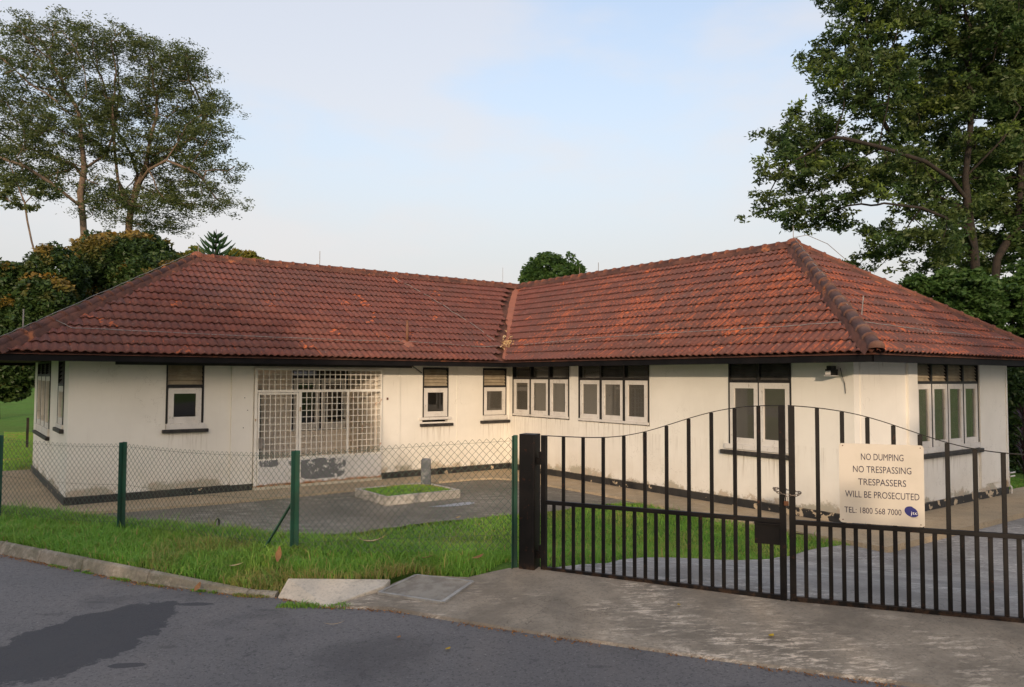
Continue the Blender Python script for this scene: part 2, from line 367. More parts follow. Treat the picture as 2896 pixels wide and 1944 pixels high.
def asphalt():
    n = NM('worn_asphalt', .85, .3)
    c = n.mix(n.rng(n.noise(.5, 4, .6), .35, .65), (.205, .190, .180), (.165, .155, .150))
    c = n.mix(n.math('MULTIPLY', n.rng(n.noise(38, 4, .8), .50, .66), .75), c, (.07, .067, .066))
    c = n.mix(n.math('MULTIPLY', n.rng(n.noise(55, 3, .8, vec=n.map(loc=(3, 3, 0))), .60, .68), .55), c, (.42, .40, .38))
    c = n.mix(n.math('MULTIPLY', n.rng(n.noise(7, 4, .6, vec=n.map((1, 1, 1), (0, 0, -1.03), (2, 0, 0))), .635, .69), .45), c, (.07, .068, .068))
    def ell(cx, cy, rx, ry, ang):
        dx = n.math('SUBTRACT', n.xyz(0), cx); dy = n.math('SUBTRACT', n.xyz(1), cy)
        ca, sa = math.cos(ang), math.sin(ang)
        u = n.math('ADD', n.math('MULTIPLY', dx, ca/rx), n.math('MULTIPLY', dy, sa/rx))
        v = n.math('ADD', n.math('MULTIPLY', dx, -sa/ry), n.math('MULTIPLY', dy, ca/ry))
        return n.math('SUBTRACT', 1., n.math('ADD', n.math('MULTIPLY', u, u), n.math('MULTIPLY', v, v)))
    es = [ell(*e) for e in WET]
    k = es[0]
    for e in es[1:]: k = n.math('MAXIMUM', k, e)
    k = n.math('ADD', k, n.math('MULTIPLY', n.math('SUBTRACT', n.noise(4.2, 8, .78), .5), 2.3))
    k = n.rng(k, -.02, .06)
    c = n.mix(n.math('MULTIPLY', k, .85), c, (.058, .056, .060))
    sp2 = ell(*SPOTS[0])
    for e in SPOTS[1:]: sp2 = n.math('MAXIMUM', sp2, ell(*e))
    sp2 = n.rng(n.math('ADD', sp2, n.math('MULTIPLY', n.math('SUBTRACT', n.noise(14, 5, .75), .5), 4.0)), -.5, 1.0)
    c = n.mix(n.math('MULTIPLY', sp2, .45), c, (.075, .072, .072))
    fs = n.rng(n.math('ADD', ell(-10.35, -12.45, .65, .5, .3), n.math('MULTIPLY', n.math('SUBTRACT', n.noise(2.5, 5, .7), .5), 1.8)), -.1, 1.0)
    c = n.mix(n.math('MULTIPLY', fs, .55), c, (.075, .07, .07))
    sp = n.math('MULTIPLY', n.rng(n.noise(1.1, 4, .6, vec=n.map(loc=(2.3, .4, 0))), .55, .70), .45)
    c = n.mix(sp, c, (.085, .08, .08))
    n.col(c); n.rough(n.rng(k, 0, 1, .85, .72)); n.bump(n.noise(60, 4, .8), .8, .012); return n.m
def soil():
    n = NM('grassy_soil', .95, .1)
    c = n.mix(n.rng(n.noise(2.2, 5, .7), .35, .65), (.10, .21, .035), (.13, .24, .045))
    c = n.mix(n.math('MULTIPLY', n.rng(n.noise(30, 4, .7), .5, .7), .6), c, (.03, .05, .012))
    c = n.mix(n.math('MULTIPLY', n.rng(n.noise(.25, 4, .6), .45, .6), .35), c, (.11, .13, .03))
    n.col(c); n.bump(n.noise(25, 5, .8), .8, .05); return n.m
M['soil'] = soil()
def leafmat(name, cols, trans=.35, rough=.55, tint=None):
    n = NM(name, rough, .3)
    isl = n.geo.outputs['Random Per Island']
    c = n.mix(isl, cols[0], cols[1])
    c = n.mix(n.math('MULTIPLY', n.rng(n.noise(.9, 4, .6), .42, .62), .6), c, cols[2])
    if tint:
        a = n.n('ShaderNodeAttribute', attribute_name='tint'); c = n.mix(a.outputs['Fac'], c, tint)
    n.col(c)
    tr = n.n('ShaderNodeBsdfTranslucent'); hs = n.mix(.5, c, (.25, .4, .05)); n.l(c, tr.inputs[0])
    mx = n.n('ShaderNodeMixShader'); mx.inputs[0].default_value = trans
    n.l(n.b.outputs[0], mx.inputs[1]); n.l(tr.outputs[0], mx.inputs[2]); n.l(mx.outputs[0], n.t.nodes['Material Output'].inputs[0])
    return n.m
M['grass'] = leafmat('grass_blade', ((.16, .36, .05), (.27, .48, .075), (.24, .36, .06)), .35, .5, tint=(.45, .34, .13))
M['leaf_feather'] = leafmat('feathery_leaf', ((.075, .11, .035), (.14, .16, .055), (.06, .09, .03)), .35)
M['leaf_big'] = leafmat('broad_glossy_leaf', ((.045, .095, .03), (.085, .135, .038), (.10, .12, .032)), .36, .45, tint=(.17, .24, .04))
M['leaf_bush'] = leafmat('dark_bush_leaf', ((.022, .055, .016), (.065, .105, .026), (.030, .055, .014)), .2, .45, tint=(.30, .17, .03))
M['leaf_yellow'] = leafmat('yellow_green_leaf', ((.13, .16, .025), (.22, .22, .035), (.25, .17, .03)), .35, .5)
M['leaf_mid'] = leafmat('mid_green_leaf', ((.045, .10, .022), (.075, .14, .03), (.035, .075, .02)), .3, .5)
M['leaf_pine'] = leafmat('araucaria_needle', ((.02, .065, .025), (.035, .09, .03), (.02, .05, .02)), .15, .5)
M['leaf_purple'] = leafmat('purple_strap_leaf', ((.055, .018, .03), (.09, .03, .045), (.03, .015, .02)), .2, .4)
M['bark'] = simple('grey_brown_bark', (.21, .15, .11), (.12, .09, .07), 5, .9, .6, .02)
M['bark_dark'] = simple('dark_bark', (.040, .031, .025), (.024, .020, .017), 5, .9, .6, .02)
M['green_post'] = simple('green_fence_paint', (.022, .085, .058), (.03, .07, .05), 7, .55, .25)
M['green_wire'] = simple('green_coated_wire', (.06, .10, .075), (.10, .115, .085), 4, .6)
def gate_mat():
    n = NM('black_gate_paint', .5, .2)
    c = n.mix(n.rng(n.noise(5, 4), .35, .65), (.006, .0055, .0055), (.011, .009, .0085))
    c = n.mix(n.math('MULTIPLY', n.rng(n.noise(14, 5, .75), .60, .68), .8), c, (.055, .022, .012))
    c = n.mix(n.math('MULTIPLY', n.rng(n.xyz(2), .83, .74), n.rng(n.noise(9, 4, .7), .45, .6)), c, (.06, .035, .022))
    n.col(c); n.bump(n.noise(60, 4, .7), .4, .004); return n.m
M['gate'] = gate_mat()
M['rustlock'] = simple('rusted_brass', (.16, .06, .025), (.10, .045, .02), 20, .6)
M['chain'] = simple('worn_steel_chain', (.30, .25, .20), (.18, .14, .11), 20, .4, metal=.6)
M['sign'] = simple('cream_sign_face', (.66, .60, .51), (.60, .545, .455), 3, .5, .05)
M['ink'] = simple('dark_navy_ink', (.022, .018, .050), (.03, .022, .055), 2, .5, .0)
M['navy'] = simple('navy_emblem', (.018, .022, .155), (.02, .025, .17), 2, .5, .0)
M['white'] = simple('white_ink', (.8, .8, .8), (.78, .78, .78), 2, .5, .0)
M['grate'] = simple('galvanised_grate', (.42, .40, .36), (.30, .28, .25), 8, .6, .2)
M['pit'] = simple('drain_pit', (.02, .018, .015), None, 3, .9)
M['deadleaf'] = simple('dry_orange_leaf', (.36, .18, .07), (.26, .12, .05), 12, .8)
M['straw'] = simple('pale_dry_husk', (.60, .45, .26), (.5, .3, .12), 10, .8)
M['yleaf'] = simple('yellow_fallen_leaf', (.55, .36, .03), (.40, .25, .03), 10, .7)

# ------------------------------------------------------------------ ground
F0 = np.array((-11.066, -7.073)); NV = np.array((.857, .516)); TV = np.array((.516, -.857))
def st(x, y): 
    dx = np.asarray(x)-F0[0]; dy = np.asarray(y)-F0[1]
    return dx*NV[0]+dy*NV[1], dx*TV[0]+dy*TV[1]
def sm(v): v = np.clip(v, 0, 1); return v*v*(3-2*v)
def xy(s, t): return (F0[0]+NV[0]*s+TV[0]*t, F0[1]+NV[1]*s+TV[1]*t)
EDGE = [(-30, 23), (-16.5, -.5), (-14.2, -3.95), (-13.2, -5.55), (-12.308, -7.128), (-11.688, -8.502), (-11.258, -9.423), (-10.62, -10.38), (-10.39, -10.60), (-10.17, -11.07), (-9.764, -11.52), (-9.365, -12.30), (-9.036, -12.90), (-8.322, -14.109), (-7.834, -14.90), (-6.2, -17.6), (20, -61)]
ES, ET = st([p[0] for p in EDGE], [p[1] for p in EDGE])
def ground(x, y, base=False):
    x = np.asarray(x, float); y = np.asarray(y, float)
    s, t = st(x, y)
    send = 2.6+2.9*sm((t)/6.)
    z = .75*(1-sm((s-.15)/(send-.15)))
    far = np.maximum(0, (x+12.9)*.6+(y+17.4)*.8-36)
    z = z+np.minimum(far*.045, 3)
    z = z-.055*sm((x+1.6)/.5)*sm((-10.6-y)/.5)
    road = sm((np.interp(t, ET, ES)+.09-s)/.07)
    cross = sm((t-4.25)/.15)*sm(-s/.05)
    z = z+cross*(.085*np.maximum(s, -1.3))
    z = z-.085*sm((t-1.7)/1.7)*sm((-.72-s)/.4)*sm((3.5-t)/.2)
    rz = .62
    rampm = sm((s+1.75)/.1)*sm((-.30-s)/.1)*sm((t-3.25)/.12)*sm((4.9-t)/.15)
    if base:
        z = z-.2*rampm
    if base:
        z = z-.012-.25*cross*sm(-s/.1)
        rz = .56
        z = z-.03*sm((s-1)/1)
    return z*(1-road)+rz*road
def kdrop(x, y): s_, t_ = st(x, y); return .085*sm((t_-1.7)/1.7)
def gz(x, y): return float(ground(x, y))

def coords(lo, hi, a, b, d0, grow):
    c = list(np.arange(a, b+1e-6, d0)); d = d0; x = b
    while x < hi: d *= grow; x += d; c.append(x)
    d = d0; x = a; pre = []
    while x > lo: d *= grow; x -= d; pre.append(x)
    return np.array(pre[::-1]+c)
ss = coords(-260, 900, -2.2, 7, .12, 1.12); tt = coords(-700, 700, -7, 12, .2, 1.13)
S, T = np.meshgrid(ss, tt, indexing='ij')
X = F0[0]+NV[0]*S+TV[0]*T; Y = F0[1]+NV[1]*S+TV[1]*T; Z = ground(X, Y, True)
vs = np.stack([X, Y, Z], -1).reshape(-1, 3); nt = len(tt)
mb = MB(); mb.v = [tuple(p) for p in vs]
mb.f = [(i*nt+j, i*nt+j+1, (i+1)*nt+j+1, (i+1)*nt+j) for i in range(len(ss)-1) for j in range(nt-1)]
g = mb.build('ground', M['soil'], smooth=True, origin=(0, 0, 0)); tag(g, kind='structure')

def inside(px, py, poly):
    px = np.asarray(px); py = np.asarray(py); r = np.zeros(px.shape, bool); n = len(poly)
    for i in range(n):
        x0, y0 = poly[i]; x1, y1 = poly[(i+1) % n]
        if y0 == y1: continue
        c = ((y0 > py) != (y1 > py)) & (px < (x1-x0)*(py-y0)/(y1-y0)+x0); r ^= c
    return r
def sheet(name, poly, off, mat, step=.4, hole=None, zf=None, kind='structure'):
    poly = [tuple(p) for p in poly]
    pts = [Vector(p) for p in poly]; edges = [(i, (i+1) % len(poly)) for i in range(len(poly))]
    if hole:
        b = len(pts); pts += [Vector(p) for p in hole]; edges += [(b+i, b+(i+1) % len(hole)) for i in range(len(hole))]
    xs = [p[0] for p in poly]; ys = [p[1] for p in poly]
    gx, gy = np.meshgrid(np.arange(min(xs)+step*.37, max(xs), step), np.arange(min(ys)+step*.41, max(ys), step))
    gx = gx.ravel(); gy = gy.ravel(); k = inside(gx, gy, poly)
    if hole: k &= ~inside(gx, gy, hole)
    pts += [Vector((a, b)) for a, b in zip(gx[k], gy[k])]
    V, E_, Fc, *_ = delaunay_2d_cdt(pts, edges, [], 0, 1e-5)
    cx = np.array([sum(V[i][0] for i in f)/len(f) for f in Fc]); cy = np.array([sum(V[i][1] for i in f)/len(f) for f in Fc])
    ok = inside(cx, cy, poly)
    if hole: ok &= ~inside(cx, cy, hole)
    zf = zf or (lambda x, y: ground(x, y)+off)
    z = zf(np.array([v[0] for v in V]), np.array([v[1] for v in V]))
    mb = MB(); mb.v = [(v[0], v[1], float(zz)) for v, zz in zip(V, z)]
    mb.f = [tuple(f) for f, o in zip(Fc, ok) if o]
    o = mb.build(name, mat, smooth=True, origin=(0, 0, 0)); o['kind'] = kind
    bm = bmesh.new(); bm.from_mesh(o.data); bmesh.ops.recalc_face_normals(bm, faces=bm.faces)
    if sum(f.normal.z for f in bm.faces) < 0: bmesh.ops.reverse_faces(bm, faces=bm.faces)
    bm.to_mesh(o.data); bm.free(); return o
def wob(pts, amp=.05, step=.35, seed=0):
    r = random.Random(seed); out = []
    for i in range(len(pts)-1):
        a = Vector(pts[i]); b = Vector(pts[i+1]); n = max(1, int((b-a).length/step))
        for k in range(n):
            p = a.lerp(b, k/n); 
            if k: p += Vector((r.uniform(-amp, amp), r.uniform(-amp, amp)))
            out.append(tuple(p))
    out.append(tuple(pts[-1])); return out

WET = [(-12.05, -10.85, .88, .50, .785), (-11.6, -10.45, .48, .34, .785), (-11.05, -10.36, .16, .055, -.6), (-11.8, -11.57, .13, .05, -.5)]
SPOTS = [(-11.5, -11.35, .08, .035, -.5), (-12.1, -9.95, .14, .04, -.6), (-11.75, -9.78, .10, .035, -.6), (-9.2, -13.5, .08, .03, -.6), (-8.7, -14.3, .10, .03, -.6), (-10.6, -10.9, .12, .04, -.6)]
M['asphalt'] = asphalt()
# road (its kerb edge bends slightly)
far_edge = [(p[0]-5.6, p[1]-3.4) for p in EDGE]
sheet('road', EDGE+far_edge[::-1], 0, M['asphalt'], 1.0, zf=lambda x, y: np.full(np.shape(x), .622))

APR = [(-12.35, 7.2), (-12.15, 3.5), (-11.72, -.69), (-9.96, -1.22), (-7.88, -1.35), (-4.0, -1.22), (-2.0, -1.25), (-1.5, -1.4), (-1.2, -1.9), (-1.15, -5.6), (-1.3, -7.5), (-1.3, -11.42), (14, -11.42), (14, -10.0), (0.1, -10.0), (.1, .1), (-10.7, .1), (-10.7, 7.2)]
ap = MB(); 
def tri_prism(mb, poly, z0, z1):
    V, E_, Fc, *_ = delaunay_2d_cdt([Vector(p) for p in poly], [(i, (i+1) % len(poly)) for i in range(len(poly))], [], 1, 1e-6)
    n = len(V); mb.add([(v[0], v[1], z1) for v in V], [tuple(f) for f in Fc])
    k = len(poly)
    mb.add([(p[0], p[1], z0) for p in poly]+[(p[0], p[1], z1) for p in poly], [(i, (i+1) % k, k+(i+1) % k, k+i) for i in range(k)])
tri_prism(ap, APR, -.15, .055)
o = ap.build('house_apron_path', M['apron'], origin=(0, 0, 0)); tag(o, kind='structure')

COURT = [(-12.0, -1.9), (-11.2, -.5), (.0, -.5), (.0, -6.9), (-1.0, -6.35), (-1.44, -6.0)]+wob([(-1.9, -5.75), (-3.6, -5.87), (-4.23, -5.66), (-6.12, -5.45), (-7.49, -5.51), (-8.6, -4.9), (-9.9, -3.9), (-10.9, -2.9), (-12.0, -1.9)], .05, .3, 3)[:-1]
sheet('paved_court', COURT, .006, M['court'], .5)
DRIVE = [(-8.20, -11.52)]+wob([(-8.05, -11.62), (-7.4, -11.72), (-6.9, -11.54), (-5.5, -11.22), (-3.95, -10.88), (-2, -10.72), (-1.25, -10.9)], .03, .25, 5)+[(-1.2, -11.3), (15, -11.3), (15, -24), (-1.0, -24), (-6.201, -15.022), (-7.129, -13.611)]
sheet('driveway', DRIVE, .008, M['drive'], .35)
GR = [(-9.21, -10.985), (-8.90, -11.49), (-9.38, -11.74), (-9.69, -11.16)]
CROSS = [(-10.17, -11.10), (-9.62, -11.10), (-9.46, -11.0), (-9.2, -10.93), (-8.85, -11.33)]+wob([(-8.55, -11.36), (-8.31, -11.44)], .02, .1, 2)+[(-8.19, -11.50), (-7.129, -13.611), (-6.201, -15.022), (-4.8, -17.2), (-6.25, -17.55), (-7.834, -14.85), (-8.322, -14.09), (-9.036, -12.88), (-9.365, -12.29), (-9.764, -11.50)]
def crossz(x, y):
    s, t = st(x, y); return .752+.088*np.maximum(s, -1.4)
zc0 = lambda p: float(crossz(p[0], p[1]))
sheet('driveway_crossover', CROSS, 0, M['cross'], .25, hole=GR, zf=crossz)
ck = MB(); ce = CROSS[-7:]+[CROSS[0]]
ck.add([q for p in ce for q in ((p[0], p[1], zc0(p)), (p[0]-.03, p[1]-.02, .60))], [(2*i, 2*i+1, 2*i+3, 2*i+2) for i in range(len(ce)-1)])
tag(ck.build('driveway_crossover_edge', M['cross'], origin=(0, 0, 0)), kind='structure')
sheet('cement_patch', [(-4.98, -4.02), (-4.6, -4.02), (-4.25, -3.98), (-3.98, -4.0), (-3.92, -4.14), (-4.1, -4.28), (-4.5, -4.30), (-4.75, -4.2)], .012, M['patch'], .2)
rb = MB(); zc = lambda p: float(crossz(p[0], p[1]))
rp = [(-10.28, -10.50), (-9.50, -11.02), (-9.62, -11.12), (-10.17, -11.13), (-10.41, -10.60)]
rb.prism(rp, .5, [.760, .742, .722, .632, .636])
tag(rb.build('drain_ramp', M['ramp'], bevel=.01), 'pale sloping concrete slab between grass verge and drain grating', 'concrete slab')

# kerb: stones laid end to end
kr = empty('kerb', (-11.5, -9, .62)); tag(kr, 'low weathered concrete kerb along the road below the grass verge', 'kerb')
kp = [Vector((p[0], p[1])) for p in EDGE[1:9]]; kp[-1] = Vector((-10.42, -10.57))
segs = []
for i in range(len(kp)-1):
    a, b = kp[i], kp[i+1]; n = max(1, round((b-a).length/.95))
    for k in range(n): segs.append((a.lerp(b, k/n), a.lerp(b, (k+1)/n)))
for i, (a, b) in enumerate(segs):
    d = (b-a).normalized(); nn = Vector((d.y, -d.x))
    if nn.dot(Vector(NV.tolist())) < 0: nn = -nn
    a = a+d*.0015; b = b-d*.0015; j = R.uniform(-.002, .002)
    vs = []
    for p in (a, b):
        kd = kdrop(p[0], p[1])
        prof = [(-.005, .5), (-.005, .635), (.025, .738+j-kd), (.07, .752+j-kd), (.07, .5)]
        for o_, z_ in prof: q = p+nn*o_; vs.append((q.x, q.y, z_))
    n = len(prof); fs = [(k, (k+1) % n, n+(k+1) % n, n+k) for k in range(n)]+[tuple(range(n)), tuple(range(2*n-1, n-1, -1))]
    MB().add(vs, fs).build('kerb_stone', M['kerb'], kr, bevel=.008)

# drain grating
gc = Vector((sum(p[0] for p in GR)/4, sum(p[1] for p in GR)/4, 0)); gc.z = zc(gc)
gt = empty('drain_grating', gc); tag(gt, 'galvanised steel drain grating set in the concrete beside the gate', 'drain grating')
G3 = [Vector((p[0], p[1], zc(p)+.004)) for p in GR]
fr = MB()
for i in range(4): fr.bar(G3[i], G3[(i+1) % 4], .035, .03)
fr.build('grating_frame', M['grate'], gt)
pb = MB(); pb.add([(p.x, p.y, p.z-.18) for p in G3], [(0, 1, 2, 3)])
for i in range(4):
    a, b = G3[i], G3[(i+1) % 4]; pb.add([(a.x, a.y, a.z), (b.x, b.y, b.z), (b.x, b.y, b.z-.18), (a.x, a.y, a.z-.18)], [(0, 1, 2, 3)])
pb.build('drain_pit', M['pit'], gt)
for k in range(1, 22):
    f = k/22; a = G3[0].lerp(G3[3], f); b = G3[1].lerp(G3[2], f)
    MB().bar(a+Vector((0, 0, .004)), b+Vector((0, 0, .004)), .010, .009).build('grating_bar', M['grate'], gt)

# ------------------------------------------------------------------ house
L1, L2, W2 = 10.858, 10.216, 6.356
H = empty('bungalow', (-5, 0, 0)); tag(H, 'white single-storey bungalow with red clay tiled hip roof', 'house')
TH = .15
def wall(name, O, U, N, length, z0, z1, ops, th=TH, mat=None, parent=H):
    O = Vector(O); U = Vector(U); N = Vector(N); mb = MB()
    us = sorted({0, length, *[o[0] for o in ops], *[o[1] for o in ops]})
    for a, b in zip(us, us[1:]):
        bl = sorted([(o[2], o[3]) for o in ops if o[0] < b-1e-6 and o[1] > a+1e-6]); z = z0
        for lo, hi in bl+[(z1, z1)]:
            if lo > z+1e-6:
                c = O+U*(a+b)/2-N*th/2+Vector((0, 0, (z+lo)/2))
                mb.obox(c, U, N, Vector((0, 0, 1)), (b-a)/2, th/2, (lo-z)/2)
            z = hi
    return mb.build(name, mat or M['wall'], parent)
ZT = 2.96
# openings in u from the wall's left end (seen from outside)
wall('front_wall', (-L1, 0, 0), (1, 0, 0), (0, -1, 0), L1, 0, ZT, [(-9.05+L1, -8.29+L1, 1.45, ZT), (-7.18+L1, -4.03+L1, .10, 2.80), (-2.80+L1, -2.02+L1, 1.43, 2.87), (-.895+L1, -.10+L1, 1.44, 2.87)])
wall('east_wing_wall', (0, 0, 0), (0, -1, 0), (-1, 0, 0), L2, 0, ZT, [(.2, 2.59, 1.53, ZT), (2.97, 5.35, 1.52, ZT), (7.55, 8.975, 1.22, ZT)])
wall('end_wall', (TH, -L2, 0), (1, 0, 0), (0, -1, 0), W2-TH, 0, ZT, [(2.22-TH, 4.95-TH, 1.19, ZT)])
wall('west_wall', (-L1, 6.8, 0), (0, -1, 0), (-1, 0, 0), 6.8-TH, 0, ZT, [(6.8-5.95, 6.8-3.11, 1.32, ZT), (6.8-1.56, 6.8-.68, 1.56, ZT)])
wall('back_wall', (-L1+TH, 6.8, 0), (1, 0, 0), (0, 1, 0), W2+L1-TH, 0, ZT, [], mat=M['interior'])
wall('far_side_wall', (W2, 6.65, 0), (0, -1, 0), (1, 0, 0), L2+6.65-TH, 0, ZT, [], mat=M['wall'])
# raised wall strips and cover battens
def proud(name, a, b, mat=None): return MB().box(a, b).build(name, mat or M['wall'], H)
proud('pilaster', (-7.70, -.045, .20), (-7.215, .002, 2.955))
proud('wall_batten', (-3.468, -.012, .21), (-3.452, .002, 2.95)); proud('wall_batten', (-1.745, -.012, .21), (-1.73, .002, 2.95))
proud('wall_panel', (-4.0, -.03, .21), (-3.47, .001, 2.62))
proud('pilaster', (1.86, -L2-.05, .21), (2.215, -L2+.002, 2.955)); proud('pilaster', (4.955, -L2-.05, .21), (5.14, -L2+.002, 2.955))
proud('wall_panel', (5.17, -L2-.035, .36), (6.30, -L2+.002, 2.955))
proud('wall_batten', (6.30, -L2-.05, .21), (6.37, -L2+.002, 2.95))
proud('wall_batten', (.20, -L2-.012, .21), (.216, -L2+.002, 2.95))
MB().tube([(6.42, -L2-.02, .55), (6.42, -L2-.02, .25), (6.46, -L2-.05, .2), (6.46, -L2-.05, .02)], .022, 8).build('waste_pipe', M['sash'], H, smooth=True)
MB().tube([(6.34, -L2-.07, .52), (6.62, -L2-.07, .52)], .016, 6).tube([(6.34, -L2-.07, .44), (6.60, -L2-.07, .44)], .016, 6).build('wall_pipe', M['sash'], H)
# plinth
P_ = .035
for a, b in (((-L1-P_, -P_, -.1), (-7.19, .0-.001, .213)), ((-4.01, -P_, -.1), (-P_, -.001, .215)), ((-P_, -L2-P_, -.1), (-.001, -.0, .215)),
             ((-.001, -L2-P_, -.1), (W2+P_, -L2-.001, .213)), ((-L1-P_, 0, -.1), (-L1-.001, 6.85, .213))):
    MB().box(a, b).build('plinth', M['plinth'], H, bevel=.012)

# windows -------------------------------------------------
def window(O, U, N, u0, u1, zb, ztr, zt, lights, top, sash_z, sill=None, whitesill=None, fw_=.045, glass='glass', proudf=.02, sw=.075, lw='louvre', blackbot=False):
    """a window between u0 and u1 along U from O; black frame, white sashes, top lights"""
    O = Vector(O); U = Vector(U); N = Vector(N); Zv = Vector((0, 0, 1))
    P = lambda u, d, z: O+U*u+N*d+Zv*z
    def bx(mb, ua, ub, da, db, za, zb_): return mb.obox(P((ua+ub)/2, (da+db)/2, (za+zb_)/2), U, N, Zv, (ub-ua)/2, abs(db-da)/2, (zb_-za)/2)
    fr = MB(); n = len(lights)
    bx(fr, u0, u0+fw_*.6, -.10, proudf, zb, zt); bx(fr, u1-fw_*.6, u1, -.10, proudf, zb, zt)
    bx(fr, u0+fw_*.6, u1-fw_*.6, -.10, proudf-.002, ztr-.025, ztr+.025)
    bx(fr, u0+fw_*.6, u1-fw_*.6, -.10, proudf-.002, zt-.05, zt)
    for a, b in zip(lights, lights[1:]):
        mid = (a[1]+b[0])/2; w = max(.02, (b[0]-a[1]))
        bx(fr, mid-w/2, mid+w/2, -.095, proudf-.001, zb, ztr-.025); 
        bx(fr, mid-.028, mid+.028, -.095, proudf-.001, ztr+.025, zt-.05)
    f = fr.build('window', M['black'], H)
    for i, (a, b) in enumerate(lights):
        s_ = MB(); z0, z1 = sash_z; sb = sw*1.2
        bx(s_, a, a+sw, -.045, .012, z0, z1); bx(s_, b-sw, b, -.045, .012, z0, z1)
        bx(s_, a+sw, b-sw, -.045, .010, z1-sw*1.05, z1); bx(s_, a+sw, b-sw, -.045, .010, z0, z0+sb)
        s_.build('sash', M['sash'], f, bevel=.004)
        pq = lambda ua, ub, d, za, zb_: MB().add([P(ua, d, za), P(ub, d, za), P(ub, d, zb_), P(ua, d, zb_)], [(0, 1, 2, 3) if U.cross(Zv).dot(N) > 0 else (3, 2, 1, 0)])
        pq(a+sw-.005, b-sw+.005, -.02, z0+sb-.005, z1-sw*1.05+.005).build('pane', M[glass], f)
        t = top[i] if i < len(top) else top[-1]
        if t == 'g':
            pq(a-.02, b+.02, -.05, ztr+.02, zt-.045).build('pane', M[glass], f)
        elif t in 'lL':
            ns = 5; zz0, zz1 = ztr+.03, zt-.055; h = (zz1-zz0)/ns
            ax = (Zv*math.cos(.6)-N*math.sin(.6)); ay = (N*math.cos(.6)+Zv*math.sin(.6))
            for k in range(ns):
                MB().obox(P((a+b)/2, -.035, zz0+h*(k+.5)), U, ay, ax, (b-a)/2+.015, .004, h*.60).build('louvre_slat', M[lw], f)
    if whitesill:
        wa, wb, za, zc_ = whitesill; w_ = MB(); bx(w_, wa, wb, -.05, .045, za, zc_); w_.build('sill_board', M['sash'], f, bevel=.005)
    if sill:
        sa, sb_, za, zc_ = sill; w_ = MB(); bx(w_, sa, sb_, -.001, .085, za, zc_); w_.build('window_sill', M['sill_black'], f, bevel=.012)
    return f
X_ = ((0, 0, 0), (1, 0, 0), (0, -1, 0))
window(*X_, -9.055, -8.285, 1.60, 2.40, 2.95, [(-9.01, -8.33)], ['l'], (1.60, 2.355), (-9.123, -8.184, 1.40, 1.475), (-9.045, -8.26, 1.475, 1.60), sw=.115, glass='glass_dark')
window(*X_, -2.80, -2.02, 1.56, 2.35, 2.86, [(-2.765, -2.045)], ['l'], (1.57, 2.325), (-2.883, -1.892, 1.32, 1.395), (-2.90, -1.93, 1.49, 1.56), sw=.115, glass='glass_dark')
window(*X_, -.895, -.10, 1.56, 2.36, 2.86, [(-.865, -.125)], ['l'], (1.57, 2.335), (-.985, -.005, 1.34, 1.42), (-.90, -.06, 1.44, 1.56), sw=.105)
Y_ = ((0, 0, 0), (0, -1, 0), (-1, 0, 0))
window(*Y_, .19, 2.60, 1.53, 2.59, 2.95, [(.235, .965), (1.02, 1.76), (1.83, 2.535)], ['g', 'g', 'g'], (1.61, 2.56), None, (.235, 2.60, 1.555, 1.61), sw=.095)
window(*Y_, 2.965, 5.36, 1.52, 2.58, 2.95, [(3.02, 3.735), (3.81, 4.525), (4.60, 5.30)], ['g', 'L', 'g'], (1.60, 2.55), None, (2.965, 5.36, 1.54, 1.60), sw=.095, lw='louvre_dark')
window(*Y_, 7.55, 8.98, 1.22, 2.55, 2.95, [(7.575, 8.255), (8.265, 8.955)], ['L'], (1.29, 2.525), (7.37, 9.02, 1.08, 1.165), (7.45, 9.0, 1.19, 1.29), sw=.11, lw='louvre_dark')
E_ = ((0, -L2, 0), (1, 0, 0), (0, -1, 0))
window(*E_, 2.21, 4.96, 1.20, 2.54, 2.95, [(2.235, 2.845), (2.875, 3.54), (3.55, 4.235), (4.265, 4.93)], ['L'], (1.27, 2.515), (2.0, 5.035, 1.06, 1.145), (2.15, 5.0, 1.16, 1.27), sw=.10, lw='louvre')
Wm = ((-L1, 0, 0), (0, -1, 0), (-1, 0, 0))
window(*Wm, -1.57, -.66, 1.56, 2.42, 2.95, [(-1.54, -.69)], ['L'], (1.60, 2.39), (-1.68, -.55, 1.43, 1.51), (-1.60, -.64, 1.515, 1.60), sw=.11, lw='louvre_dark')
window(*Wm, -5.96, -3.10, 1.32, 2.62, 2.95, [(-5.93, -5.02), (-4.98, -4.09), (-4.05, -3.13)], ['L'], (1.38, 2.59), (-6.1, -3.0, 1.12, 1.20), (-6.0, -3.05, 1.21, 1.38), sw=.10, lw='louvre_dark')

